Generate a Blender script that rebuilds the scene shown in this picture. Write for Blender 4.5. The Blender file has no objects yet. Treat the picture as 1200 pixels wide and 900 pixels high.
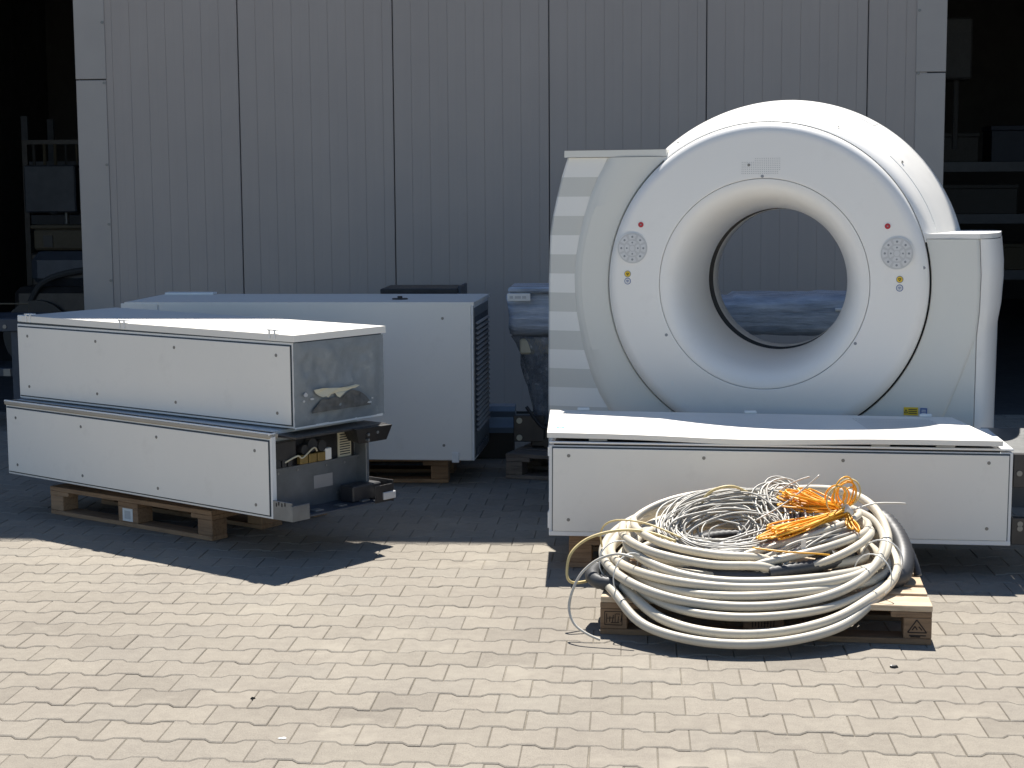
import bpy, math, random
from math import sin, cos, pi, radians, sqrt
from mathutils import Vector, Matrix, noise

random.seed(7)
scene = bpy.context.scene
COL = scene.collection
NOISE = noise

# ------------------------------------------------------------------ helpers
class MB:
    def __init__(s):
        s.v = []; s.f = []; s.m = []
    def add(s, vs, fs, mi=0):
        o = len(s.v)
        s.v += [tuple(p) for p in vs]
        for q in fs:
            s.f.append([i + o for i in q]); s.m.append(mi)
        return s
    def hexa(s, p, mi=0):
        # p: 4 bottom then 4 top, counter clockwise from above
        return s.add(p, [(3, 2, 1, 0), (4, 5, 6, 7), (0, 1, 5, 4), (1, 2, 6, 5), (2, 3, 7, 6), (3, 0, 4, 7)], mi)
    def box(s, x0, x1, y0, y1, z0, z1, b=0.0, mi=0):
        if b <= 0:
            return s.hexa([(x0, y0, z0), (x1, y0, z0), (x1, y1, z0), (x0, y1, z0), (x0, y0, z1), (x1, y0, z1), (x1, y1, z1), (x0, y1, z1)], mi)
        X = (x0, x1); Y = (y0, y1); Z = (z0, z1); S = (1, -1)
        idx = {}; vs = []
        for i in (0, 1):
            for j in (0, 1):
                for k in (0, 1):
                    c = (X[i], Y[j], Z[k])
                    for a in range(3):
                        q = [c[0] + S[i] * b, c[1] + S[j] * b, c[2] + S[k] * b]
                        q[a] = c[a]
                        idx[(i, j, k, a)] = len(vs); vs.append(q)
        fs = []
        for i in (0, 1):
            q = [idx[(i, 0, 0, 0)], idx[(i, 1, 0, 0)], idx[(i, 1, 1, 0)], idx[(i, 0, 1, 0)]]
            fs.append(q if i else q[::-1])
            q = [idx[(0, i, 0, 1)], idx[(0, i, 1, 1)], idx[(1, i, 1, 1)], idx[(1, i, 0, 1)]]
            fs.append(q if i else q[::-1])
            q = [idx[(0, 0, i, 2)], idx[(1, 0, i, 2)], idx[(1, 1, i, 2)], idx[(0, 1, i, 2)]]
            fs.append(q if i else q[::-1])
        for i in (0, 1):
            for j in (0, 1):
                q = [idx[(i, j, 0, 0)], idx[(i, j, 0, 1)], idx[(i, j, 1, 1)], idx[(i, j, 1, 0)]]
                fs.append(q if (i ^ j) == 0 else q[::-1])
                q = [idx[(i, 0, j, 0)], idx[(i, 0, j, 2)], idx[(i, 1, j, 2)], idx[(i, 1, j, 0)]]
                fs.append(q[::-1] if (i ^ j) == 0 else q)
                q = [idx[(0, i, j, 1)], idx[(0, i, j, 2)], idx[(1, i, j, 2)], idx[(1, i, j, 1)]]
                fs.append(q if (i ^ j) == 0 else q[::-1])
        for i in (0, 1):
            for j in (0, 1):
                for k in (0, 1):
                    q = [idx[(i, j, k, 0)], idx[(i, j, k, 1)], idx[(i, j, k, 2)]]
                    fs.append(q if (i + j + k) % 2 else q[::-1])
        return s.add(vs, fs, mi)
    def cyl(s, c, ax, r, h, n=16, mi=0, r2=None):
        # solid cylinder from c along axis ax with length h
        r2 = r if r2 is None else r2
        ax = Vector(ax).normalized(); t = ax.orthogonal().normalized(); u = ax.cross(t)
        c = Vector(c); vs = []
        for k in range(n):
            a = 2 * pi * k / n; vs.append(c + t * (r * cos(a)) + u * (r * sin(a)))
        for k in range(n):
            a = 2 * pi * k / n; vs.append(c + ax * h + t * (r2 * cos(a)) + u * (r2 * sin(a)))
        fs = [(k, (k + 1) % n, n + (k + 1) % n, n + k) for k in range(n)]
        fs += [tuple(range(n))[::-1], tuple(range(n, 2 * n))]
        return s.add(vs, fs, mi)
    def tube(s, pts, r, n=8, closed=False, mi=0):
        pts = [Vector(p) for p in pts]; N = len(pts)
        rr = r if callable(r) else (lambda i: r)
        T = []
        for i in range(N):
            a = pts[(i - 1) % N] if (closed or i > 0) else pts[i]
            b = pts[(i + 1) % N] if (closed or i < N - 1) else pts[i]
            d = b - a
            T.append(d.normalized() if d.length > 1e-9 else Vector((1, 0, 0)))
        fr = []; nrm = T[0].orthogonal().normalized()
        for i in range(N):
            nrm = nrm - T[i] * nrm.dot(T[i])
            nrm = nrm.normalized() if nrm.length > 1e-6 else T[i].orthogonal().normalized()
            fr.append((nrm.copy(), T[i].cross(nrm)))
        vs = []
        for i in range(N):
            for k in range(n):
                a = 2 * pi * k / n
                vs.append(pts[i] + fr[i][0] * (rr(i) * cos(a)) + fr[i][1] * (rr(i) * sin(a)))
        fs = []
        M = N if closed else N - 1
        sh = 0
        if closed:
            # find the twist that best joins the last ring to the first
            q0 = vs[0]; best = 1e9
            nn = fr[-1][0] - T[0] * fr[-1][0].dot(T[0])
            for k in range(n):
                d = (vs[(N - 1) * n + k] - q0).length
                if d < best: best = d; sh = k
        for i in range(M):
            j = (i + 1) % N; o = sh if (closed and j == 0) else 0
            for k in range(n):
                a = i * n + (k + o) % n; b = i * n + (k + 1 + o) % n
                fs.append((a, b, j * n + (k + 1) % n, j * n + k))
        if not closed:
            fs.append(tuple(range(n))[::-1]); fs.append(tuple(range((N - 1) * n, N * n)))
        return s.add(vs, fs, mi)
    def lathe(s, prof, zc, n=160, a0=0.0, a1=2 * pi, mi=0, xc=0.0):
        # profile of (r, y) revolved about the local Y axis through (xc, zc); outside faces away from the axis side given by order
        full = abs(a1 - a0 - 2 * pi) < 1e-6
        K = n if full else n + 1
        vs = []
        for k in range(K):
            a = a0 + (a1 - a0) * k / n
            for r, y in prof:
                vs.append((xc + r * sin(a), y, zc + r * cos(a)))
        P = len(prof); fs = []
        for k in range(n):
            j = (k + 1) % K
            for i in range(P - 1):
                fs.append((k * P + i, k * P + i + 1, j * P + i + 1, j * P + i))
        return s.add(vs, fs, mi)
    def build(s, name, mats, parent=None, smooth=None, loc=None, rotz=0.0):
        me = bpy.data.meshes.new(name)
        me.from_pydata(s.v, [], s.f)
        if not isinstance(mats, (list, tuple)): mats = [mats]
        for m in mats: me.materials.append(m)
        if len(mats) > 1: me.polygons.foreach_set('material_index', s.m)
        if smooth is not None:
            me.polygons.foreach_set('use_smooth', [True] * len(me.polygons))
            if smooth < 179: me.set_sharp_from_angle(angle=radians(smooth))
        me.update()
        o = bpy.data.objects.new(name, me); COL.objects.link(o)
        if parent is not None: o.parent = parent
        if loc is not None: o.location = loc
        o.rotation_euler[2] = rotz
        return o

def tag(o, label=None, cat=None, group=None, kind=None):
    if label: o['label'] = label
    if cat: o['category'] = cat
    if group: o['group'] = group
    if kind: o['kind'] = kind
    return o

def thing(name, label, cat, loc=(0, 0, 0), rotz=0.0, group=None):
    o = bpy.data.objects.new(name, None); COL.objects.link(o)
    o.empty_display_size = 0.2
    o.location = loc; o.rotation_euler = (0, 0, rotz)
    return tag(o, label, cat, group)

def copy_tree(o, parent=None):
    c = o.copy(); COL.objects.link(c)
    if parent is not None: c.parent = parent
    for ch in list(o.children): copy_tree(ch, c)
    return c

def lerp_tab(z, tz, tu):
    if z <= tz[0]: return tu[0]
    for i in range(len(tz) - 1):
        if z <= tz[i + 1]:
            k = (z - tz[i]) / (tz[i + 1] - tz[i]); return tu[i] + (tu[i + 1] - tu[i]) * k
    return tu[-1]

def spline(pts, n=10, closed=False):
    # Catmull-Rom
    P = [Vector(p) for p in pts]; N = len(P); out = []
    M = N if closed else N - 1
    for i in range(M):
        g = lambda k: P[k % N] if closed else P[max(0, min(N - 1, k))]
        p0, p1, p2, p3 = g(i - 1), g(i), g(i + 1), g(i + 2)
        for t in range(n):
            t = t / n
            out.append(0.5 * ((2 * p1) + (p2 - p0) * t + (2 * p0 - 5 * p1 + 4 * p2 - p3) * t * t + (3 * p1 - p0 - 3 * p2 + p3) * t ** 3))
    if not closed: out.append(P[-1])
    return out

# ------------------------------------------------------------------ materials
class NT:
    def __init__(s, name):
        s.mat = bpy.data.materials.new(name); s.mat.use_nodes = True
        s.t = s.mat.node_tree; s.n = s.t.nodes; s.l = s.t.links
        s.bsdf = s.n['Principled BSDF']; s.out = s.n['Material Output']
        s.tc = s.n.new('ShaderNodeTexCoord')
    def noise(s, scale, detail=4, rough=0.55, coord='Object', vec=None):
        k = s.n.new('ShaderNodeTexNoise'); k.inputs['Scale'].default_value = scale
        k.inputs['Detail'].default_value = detail; k.inputs['Roughness'].default_value = rough
        s.l.new(vec if vec is not None else s.tc.outputs[coord], k.inputs['Vector']); return k.outputs['Fac']
    def map(s, sc, coord='Object'):
        k = s.n.new('ShaderNodeMapping'); k.inputs['Scale'].default_value = sc
        s.l.new(s.tc.outputs[coord], k.inputs['Vector']); return k.outputs['Vector']
    def ramp(s, fac, stops):
        k = s.n.new('ShaderNodeValToRGB'); e = k.color_ramp.elements
        while len(e) > 1: e.remove(e[0])
        e[0].position = stops[0][0]; e[0].color = (*stops[0][1], 1) if len(stops[0][1]) == 3 else stops[0][1]
        for p, c in stops[1:]:
            q = e.new(p); q.color = (*c, 1)
        s.l.new(fac, k.inputs['Fac']); return k.outputs['Color']
    def mix(s, fac, a, b, mode='MIX'):
        k = s.n.new('ShaderNodeMix'); k.data_type = 'RGBA'; k.blend_type = mode
        for sock, val in ((k.inputs[0], fac), (k.inputs[6], a), (k.inputs[7], b)):
            if isinstance(val, (int, float)): sock.default_value = val
            elif isinstance(val, tuple): sock.default_value = (*val, 1)
            else: s.l.new(val, sock)
        return k.outputs[2]
    def math(s, op, a, b=0.0):
        k = s.n.new('ShaderNodeMath'); k.operation = op
        for sock, val in ((k.inputs[0], a), (k.inputs[1], b)):
            if isinstance(val, (int, float)): sock.default_value = val
            else: s.l.new(val, sock)
        return k.outputs[0]
    def set(s, color=None, rough=None, metal=None, spec=None, bump=None, bump_d=0.001, bump_s=0.5, alpha=None):
        for nm, v in (('Base Color', color), ('Roughness', rough), ('Metallic', metal), ('Specular IOR Level', spec), ('Alpha', alpha)):
            if v is None: continue
            sock = s.bsdf.inputs[nm]
            if isinstance(v, tuple): sock.default_value = (*v, 1)
            elif isinstance(v, (int, float)): sock.default_value = v
            else: s.l.new(v, sock)
        if bump is not None:
            b = s.n.new('ShaderNodeBump'); b.inputs['Distance'].default_value = bump_d; b.inputs['Strength'].default_value = bump_s
            s.l.new(bump, b.inputs['Height']); s.l.new(b.outputs['Normal'], s.bsdf.inputs['Normal'])
        return s.mat

def sc(c, k): return tuple(x * k for x in c)

def paint(name, col, rough=0.45, var=0.06, scale=3.0, metal=0.0, bump=0.0, bscale=400, dirt=0.0):
    m = NT(name)
    c = m.ramp(m.noise(scale, 5, 0.6), [(0.3, sc(col, 1 - var)), (0.7, sc(col, 1 + var * 0.5))])
    if dirt > 0:
        d = m.ramp(m.noise(scale * 4, 8, 0.7), [(0.55, (0, 0, 0)), (0.75, (dirt, dirt, dirt))])
        c = m.mix(d, c, sc((0.35, 0.3, 0.24), 0.6))
    rr = m.ramp(m.noise(scale * 7, 4, 0.6), [(0.3, (rough * 0.85,) * 3), (0.7, (min(1, rough * 1.15),) * 3)])
    return m.set(c, rr, metal, bump=m.noise(bscale, 2) if bump > 0 else None, bump_s=bump, bump_d=0.0005)

def flat(name, col, rough=0.5, metal=0.0):
    return paint(name, col, rough, 0.08, 9.0, metal)

M = {}
M['cab'] = paint('cabinet_white', (0.83, 0.80, 0.74), 0.42, 0.035, 1.6, bump=0.06, bscale=900, dirt=0.10)
M['cab_edge'] = paint('cabinet_edge', (0.80, 0.80, 0.79), 0.35, 0.03, 4)
M['gap'] = flat('gap_dark', (0.035, 0.05, 0.065), 0.6)
M['rail'] = paint('rail_brown', (0.40, 0.36, 0.30), 0.4, 0.1, 3)
M['gan'] = paint('scanner_white', (0.85, 0.835, 0.80), 0.36, 0.025, 1.4, dirt=0.07)
M['gan2'] = paint('scanner_grey_white', (0.70, 0.70, 0.655), 0.45, 0.02, 1.2, dirt=0.05)
M['str1'] = paint('stripe_light', (0.79, 0.79, 0.765), 0.45, 0.02, 2)
M['str2'] = paint('stripe_grey', (0.60, 0.605, 0.575), 0.45, 0.02, 2)
M['black'] = flat('black_gap', (0.012, 0.012, 0.014), 0.5)
M['blackp'] = flat('black_plastic', (0.03, 0.03, 0.033), 0.45)
M['ring'] = paint('bore_ring', (0.60, 0.59, 0.56), 0.4, 0.03, 3)
M['padgrey'] = flat('pad_grey', (0.56, 0.565, 0.57), 0.4)
M['padbtn'] = flat('pad_button', (0.66, 0.665, 0.67), 0.4)
M['paddark'] = flat('pad_dark', (0.26, 0.28, 0.30), 0.5)
M['hole'] = flat('hole_grey', (0.40, 0.40, 0.39), 0.6)
M['red'] = flat('button_red', (0.48, 0.02, 0.035), 0.35)
M['yellow'] = flat('label_yellow', (0.80, 0.55, 0.03), 0.5)
M['blue'] = flat('label_blue', (0.10, 0.16, 0.36), 0.5)
M['skyblue'] = flat('mark_blue', (0.22, 0.52, 0.68), 0.5)
M['white'] = flat('white_plastic', (0.82, 0.82, 0.80), 0.4)
M['steel'] = paint('galvanised_steel', (0.30, 0.305, 0.305), 0.38, 0.18, 14, metal=0.75)
M['chassis'] = paint('chassis_steel', (0.185, 0.20, 0.215), 0.36, 0.22, 8, metal=0.5)
M['steeld'] = paint('dark_steel', (0.055, 0.052, 0.052), 0.42, 0.25, 10, metal=0.4)
M['steelb'] = paint('blue_grey_steel', (0.06, 0.07, 0.09), 0.5, 0.25, 6, metal=0.1)
M['slat'] = flat('slat_grey', (0.33, 0.32, 0.315), 0.5)
M['screw'] = flat('screw_grey', (0.22, 0.22, 0.215), 0.4, 0.6)
M['trough'] = paint('trough_blue', (0.22, 0.29, 0.38), 0.35, 0.1, 4, metal=0.2)
M['brass'] = flat('brass_part', (0.26, 0.18, 0.06), 0.45, 0.3)
M['foam'] = paint('foam_dark', (0.13, 0.13, 0.125), 0.9, 0.4, 30)
M['cream'] = flat('cream_board', (0.62, 0.58, 0.44), 0.6)

def wood_mat(name, c1, c2):
    m = NT(name)
    oi = m.n.new('ShaderNodeObjectInfo')
    add = m.n.new('ShaderNodeVectorMath'); add.operation = 'ADD'
    m.l.new(m.map((2.0, 26.0, 26.0)), add.inputs[0])
    sx = m.n.new('ShaderNodeVectorMath'); sx.operation = 'SCALE'; sx.inputs['Scale'].default_value = 37.0
    cmb = m.n.new('ShaderNodeCombineXYZ')
    for i in range(3): m.l.new(oi.outputs['Random'], cmb.inputs[i])
    m.l.new(cmb.outputs[0], sx.inputs[0]); m.l.new(sx.outputs[0], add.inputs[1])
    g = m.noise(3.0, 8, 0.65, vec=add.outputs[0])
    c = m.ramp(g, [(0.28, c1), (0.5, sc(c2, 0.85)), (0.72, c2)])
    tint = m.ramp(oi.outputs['Random'], [(0.0, (0.72, 0.70, 0.68)), (0.5, (1.0, 0.98, 0.95)), (1.0, (0.86, 0.80, 0.72))])
    c = m.mix(1.0, c, tint, 'MULTIPLY')
    st = m.ramp(m.noise(9, 6, 0.7), [(0.5, (1, 1, 1)), (0.75, (0.55, 0.5, 0.45))])
    c = m.mix(0.6, c, st, 'MULTIPLY')
    return m.set(c, 0.8, bump=g, bump_s=0.5, bump_d=0.003)
M['wood'] = wood_mat('pallet_wood', (0.20, 0.12, 0.07), (0.45, 0.29, 0.175))
M['woodm'] = wood_mat('pallet_wood_shaded', (0.13, 0.085, 0.05), (0.29, 0.195, 0.12))  # darker brown copy, shade of the cable pallet's front put into the colour
M['woodl'] = wood_mat('pallet_wood_light', (0.36, 0.27, 0.18), (0.62, 0.50, 0.36))
M['woodd'] = wood_mat('pallet_wood_grey', (0.12, 0.10, 0.085), (0.27, 0.23, 0.20))
M['stamp'] = flat('stamp_burn', (0.03, 0.02, 0.015), 0.9)

# pavers
m = NT('paving_stone')
geo = m.n.new('ShaderNodeNewGeometry')
isl = geo.outputs['Random Per Island']
base = m.ramp(isl, [(0.0, (0.232, 0.209, 0.177)), (0.15, (0.258, 0.233, 0.197)), (0.6, (0.274, 0.247, 0.209)), (0.85, (0.259, 0.236, 0.202)), (1.0, (0.291, 0.263, 0.221))])
grain = m.noise(260, 3, 0.7)
gc = m.ramp(grain, [(0.25, (0.55, 0.54, 0.53)), (0.45, (0.96, 0.96, 0.96)), (0.75, (1.22, 1.22, 1.21))])
c = m.mix(0.9, base, gc, 'MULTIPLY')
mid = m.ramp(m.noise(22, 5, 0.65), [(0.3, (0.88, 0.87, 0.87)), (0.7, (1.07, 1.07, 1.06))])
c = m.mix(0.8, c, mid, 'MULTIPLY')
big = m.ramp(m.noise(0.9, 5, 0.6), [(0.35, (0.86, 0.85, 0.85)), (0.65, (1.05, 1.05, 1.04))])
c = m.mix(0.8, c, big, 'MULTIPLY')
sand = m.ramp(m.noise(1.7, 6, 0.7), [(0.56, (0, 0, 0)), (0.68, (0.75, 0.75, 0.75))])
c = m.mix(sand, c, (0.315, 0.284, 0.236))
spot = m.ramp(m.noise(34, 2, 0.5), [(0.73, (0, 0, 0)), (0.77, (0.6, 0.6, 0.6))])
c = m.mix(spot, c, (0.16, 0.14, 0.12))
hb = m.math('ADD', m.math('MULTIPLY', grain, 0.6), m.noise(70, 4, 0.7))
M['paver'] = m.set(c, 0.88, spec=0.25, bump=hb, bump_s=0.55, bump_d=0.0025)

m = NT('joint_sand')
c = m.ramp(m.noise(160, 4, 0.7), [(0.3, (0.135, 0.12, 0.099)), (0.7, (0.25, 0.225, 0.185))])
sd = m.ramp(m.noise(1.7, 6, 0.7), [(0.5, (0, 0, 0)), (0.66, (0.8, 0.8, 0.8))])
c = m.mix(sd, c, (0.31, 0.278, 0.228))
M['sand'] = m.set(c, 0.95, spec=0.15, bump=m.noise(200, 4, 0.7), bump_s=0.6, bump_d=0.004)

m = NT('wall_sheet')
c = m.ramp(m.noise(0.8, 5, 0.6), [(0.3, (0.365, 0.325, 0.300)), (0.7, (0.395, 0.350, 0.322))])
st = m.ramp(m.noise(1.0, 6, 0.6, vec=m.map((14, 14, 0.5))), [(0.35, (0.985, 0.985, 0.985)), (0.65, (1.01, 1.01, 1.01))])
c = m.mix(1.0, c, st, 'MULTIPLY')
M['wall'] = m.set(c, m.ramp(m.noise(2.0, 4, 0.6), [(0.3, (0.38,) * 3), (0.7, (0.5,) * 3)]), 0.08, spec=0.35, bump=m.noise(1.2, 2, 0.4), bump_s=0.25, bump_d=0.01)
M['trim'] = paint('wall_trim', (0.385, 0.35, 0.325), 0.42, 0.06, 1.2, metal=0.1)
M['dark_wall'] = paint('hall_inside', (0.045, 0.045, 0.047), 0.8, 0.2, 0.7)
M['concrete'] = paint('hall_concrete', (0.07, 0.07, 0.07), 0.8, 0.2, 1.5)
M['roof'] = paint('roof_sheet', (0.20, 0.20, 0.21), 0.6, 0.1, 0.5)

# cables
def cable_mat(name, col, rough=0.42, var=0.1, scale=5):
    m = NT(name)
    c = m.ramp(m.noise(scale, 5, 0.6), [(0.3, sc(col, 1 - var)), (0.7, sc(col, 1 + var * .4))])
    d = m.ramp(m.noise(38, 6, 0.7), [(0.56, (0, 0, 0)), (0.75, (0.45, 0.45, 0.45))])
    c = m.mix(d, c, sc(col, 0.55))
    return m.set(c, rough)
M['cable'] = cable_mat('cable_grey_white', (0.62, 0.56, 0.45))
M['cable2'] = cable_mat('cable_grey', (0.52, 0.48, 0.40))
M['wire'] = cable_mat('wire_grey', (0.40, 0.38, 0.34))
M['wire2'] = cable_mat('wire_pale', (0.56, 0.53, 0.465))
M['orange'] = cable_mat('wire_orange', (0.92, 0.44, 0.025), 0.4, 0.12)
M['ywire'] = cable_mat('wire_yellowish', (0.66, 0.52, 0.24), 0.45, 0.1)
M['hose'] = cable_mat('hose_black', (0.055, 0.056, 0.06), 0.5, 0.2)
M['tie'] = flat('tie_white', (0.75, 0.74, 0.70), 0.35)

# stretch film
m = NT('stretch_film')
w = m.noise(1.0, 7, 0.65, vec=m.map((3, 8, 26)))
c = m.ramp(w, [(0.3, (0.24, 0.29, 0.37)), (0.55, (0.50, 0.56, 0.65)), (0.75, (0.78, 0.82, 0.88))])
M['film'] = m.set(c, 0.2, spec=0.7, bump=w, bump_s=1.0, bump_d=0.02)
m = NT('film_clear')
w = m.noise(1.0, 7, 0.7, vec=m.map((9, 9, 14)))
c = m.ramp(w, [(0.35, (0.12, 0.15, 0.19)), (0.58, (0.26, 0.30, 0.36)), (0.66, (0.80, 0.84, 0.88))])
a = m.ramp(m.noise(1.0, 6, 0.7, vec=m.map((20, 20, 7))), [(0.35, (0.30,) * 3), (0.7, (0.85,) * 3)])
M['filmc'] = m.set(c, 0.25, spec=0.6, bump=w, bump_s=0.8, bump_d=0.01, alpha=a)
m = NT('film_grey_dusty')
w = m.noise(1.0, 7, 0.7, vec=m.map((9, 9, 9)))
c = m.ramp(w, [(0.35, (0.235, 0.26, 0.275)), (0.6, (0.27, 0.295, 0.31)), (0.72, (0.36, 0.385, 0.395))])
a = m.ramp(m.noise(1.0, 5, 0.7, vec=m.map((5, 5, 7))), [(0.35, (0.84,) * 3), (0.6, (0.95,) * 3)])
M['filmd'] = m.set(c, 0.33, spec=0.5, bump=w, bump_s=0.6, bump_d=0.006, alpha=a)

# ------------------------------------------------------------------ ground
g = MB().add([(-200, -200, -0.0045), (200, -200, -0.0045), (200, 200, -0.0045), (-200, 200, -0.0045)], [(0, 1, 2, 3)])
tag(g.build('ground', M['sand']), kind='structure')

def trap(t):
    t = (t + 0.1) % 0.2 - 0.1
    t = abs(t)
    if t < 0.040: return 1.0
    if t > 0.060: return -1.0
    return 1.0 - 2.0 * (t - 0.040) / 0.020

pv = MB(); A = 0.0132; J = 0.0014
for r in range(-33, 34):
    yc = 6.62 + 0.165 * r
    if yc > 12.16 or yc < 1.2: continue
    ph = 0.0465 - 0.0021 * r + (0.1 if r % 2 else 0.0)
    phn = 0.0465 - 0.0021 * (r - 1) + (0.1 if (r - 1) % 2 else 0.0)
    xlo, xhi = -7.6, 6.6
    for k in range(int((xlo - ph) / 0.2), int((xhi - ph) / 0.2) + 1):
        x0 = ph + 0.2 * k; jx = random.uniform(-.0012, .0012); jy = random.uniform(-.0012, .0012)
        dz = random.uniform(-.0012, .0008); tx = random.uniform(-.006, .006); ty = random.uniform(-.006, .006)
        ts = (0.0, 0.039, 0.061, 0.100, 0.139, 0.161, 0.2)
        top = []; bot = []
        for t in ts:
            top.append((x0 + t, yc + 0.0825 + A * trap(t)))
            bot.append((x0 + t, yc - 0.0825 + A * trap(x0 + t - phn)))
        poly = bot + top[::-1]
        cx = x0 + 0.1
        ring = []
        for lev, (ins, z) in enumerate(((J, -0.012), (J, -0.0032), (J + 0.0030, 0.0))):
            for (px, py) in poly:
                e = 0.0
                qx = px + (ins * .75 if px < cx - 0.095 else (-ins * .75 if px > cx + 0.095 else 0))
                qy = py + (ins * 1.9 if py < yc else -ins * 1.9)
                zz = z if lev == 0 else z + dz + tx * (qx - cx) + ty * (qy - yc)
                ring.append((qx + jx, qy + jy, zz))
        n = len(poly); fs = []
        for lv in (0, 1):
            for i in range(n):
                j = (i + 1) % n
                fs.append((lv * n + i, lv * n + j, (lv + 1) * n + j, (lv + 1) * n + i))
        # top as quads across the stone
        for i in range(6):
            fs.append((2 * n + i, 2 * n + i + 1, 2 * n + 12 - i, 2 * n + 13 - i))
        pv.add(ring, fs)
tag(pv.build('paving', M['paver']), kind='structure')

# ------------------------------------------------------------------ warehouse
WY = 12.1; HW = 8.53; OPH = 4.4
wh = thing('warehouse', 'grey metal clad warehouse wall between two dark open doorways', 'building', (0, WY, 0))
seams = [-3.90, -2.90, -1.755, -0.615, 0.52, 1.665, 2.09]
for i in range(6):
    a, b = seams[i] + 0.0038, seams[i + 1] - 0.0038
    # ribbed sheet: profile across X extruded up
    prof = [(a, 0.03), (a, 0.004), (a + 0.006, 0.0)]
    x = a + 0.07
    step = 0.1335
    x = seams[i] + 0.1335 if i > 0 else seams[i] + 0.06
    while x < b - 0.03:
        prof += [(x - 0.0030, 0.0), (x, 0.0024), (x + 0.0030, 0.0)]
        q = x + step / 2
        if q < b - 0.03:
            prof += [(q - 0.0012, 0.0), (q, 0.0004), (q + 0.0012, 0.0)]
        x += step
    prof += [(b - 0.006, 0.0), (b, 0.004), (b, 0.03)]
    vs = []; fs = []
    zs = (0.02, HW)
    for z in zs:
        for px, py in prof: vs.append((px, py, z))
    n = len(prof)
    for k in range(n - 1): fs.append((k, k + 1, n + k + 1, n + k))
    MB().add(vs, fs).build('wall_panel', M['wall'], wh)
MB().box(-4.10, 2.19, 0.03, 0.22, 0, HW).build('wall_core', M['gap'], wh)
def trimpart(x0, x1, z0, z1, inner):
    o = MB().box(x0, x1, -0.008, 0.24, z0, z1, 0.003).build('corner_trim', M['trim'], wh)
    return o
for (x0, x1, inner, zsplit) in ((-4.12, -3.893, 1, 2.485), (2.005, 2.213, 0, 2.465)):
    lo = trimpart(x0, x1, 0.0, zsplit - 0.004, inner)
    up = trimpart(x0 - 0.002, x1 + 0.002, zsplit + 0.004, HW + 0.01, inner)
    xs = x1 - 0.014 if inner else x0 + 0.016
    for z in (0.45, 1.0, 1.42, 1.86, 2.46, 2.9, 3.5):
        MB().cyl((xs, -0.008, z), (0, -1, 0), 0.011, 0.006, 10).build('screw', M['screw'], lo if z < 2.48 else up)
# facade above and beside the openings
MB().box(-9.0, -4.12, 0.0, 0.22, OPH, HW).build('door_lintel', M['wall'], wh)
MB().box(2.215, 7.0, 0.0, 0.22, OPH, HW).build('door_lintel', M['wall'], wh)
MB().box(-26, -9.0, 0.0, 0.22, 0, HW).build('side_wall', M['wall'], wh)
MB().box(7.0, 26, 0.0, 0.22, 0, HW).build('side_wall', M['wall'], wh)
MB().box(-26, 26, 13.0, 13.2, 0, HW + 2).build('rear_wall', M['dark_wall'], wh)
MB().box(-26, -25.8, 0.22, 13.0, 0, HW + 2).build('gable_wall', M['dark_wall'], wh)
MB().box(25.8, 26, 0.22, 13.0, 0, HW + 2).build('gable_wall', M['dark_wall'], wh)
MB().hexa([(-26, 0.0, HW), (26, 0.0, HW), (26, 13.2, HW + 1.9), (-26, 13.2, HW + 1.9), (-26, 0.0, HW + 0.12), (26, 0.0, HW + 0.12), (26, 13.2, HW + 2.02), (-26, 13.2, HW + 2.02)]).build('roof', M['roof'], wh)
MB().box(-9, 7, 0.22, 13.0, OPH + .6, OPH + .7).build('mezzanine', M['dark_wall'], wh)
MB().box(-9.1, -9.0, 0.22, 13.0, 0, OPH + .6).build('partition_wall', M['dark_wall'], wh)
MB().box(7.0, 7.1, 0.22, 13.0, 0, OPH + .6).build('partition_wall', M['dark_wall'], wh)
MB().tube([(3.05, 7.9, 4.9), (2.85, 7.9, 2.5), (2.78, 7.9, 1.9)], 0.07, 8).build('brace', M['steeld'], wh)
MB().box(3.3, 3.42, 7.95, 8.1, 0, 2.75).build('post', M['steeld'], wh)
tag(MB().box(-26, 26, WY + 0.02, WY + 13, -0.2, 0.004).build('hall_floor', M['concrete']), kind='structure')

# things standing inside the hall
def rack(name, label, loc, L, D, H, levels, rz=0):
    t = thing(name, label, 'shelf', loc, rz)
    for x in (0, L):
        for y in (0, D):
            MB().box(x - .04, x + .04, y - .03, y + .03, 0, H).build('upright', M['steelb'], t)
    for z in levels:
        MB().box(0.04, L - .04, -.03, D + .03, z - .05, z, 0).build('shelf_board', M['steeld'], t)
        MB().box(0.04, L - .04, -.05, -.03, z - .11, z).build('beam', M['steelb'], t)
    return t
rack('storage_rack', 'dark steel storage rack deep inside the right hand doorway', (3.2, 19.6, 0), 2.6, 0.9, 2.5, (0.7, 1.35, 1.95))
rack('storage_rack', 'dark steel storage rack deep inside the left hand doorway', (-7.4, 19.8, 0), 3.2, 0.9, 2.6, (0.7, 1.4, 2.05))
def carton(label, loc, s, mat, cat='box', name='storage_box', rz=0.0):
    t = thing(name, label, cat, loc, rz)
    x, y, z = s
    MB().box(-x / 2, x / 2, -y / 2, y / 2, 0, z * .86, .006).build('body', mat, t)
    MB().box(-x / 2 - .012, x / 2 + .012, -y / 2 - .012, y / 2 + .012, z * .86 + .002, z, .006).build('lid', mat, t)
    return t
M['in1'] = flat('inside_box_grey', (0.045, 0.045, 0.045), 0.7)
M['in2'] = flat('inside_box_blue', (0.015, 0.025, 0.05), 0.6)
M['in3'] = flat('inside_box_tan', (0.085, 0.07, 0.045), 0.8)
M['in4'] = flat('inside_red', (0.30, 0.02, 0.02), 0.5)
carton('grey lidded box on the top shelf inside the right hand doorway', (3.75, 19.95, 1.95), (.5, .5, .34), M['in1'])
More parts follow.
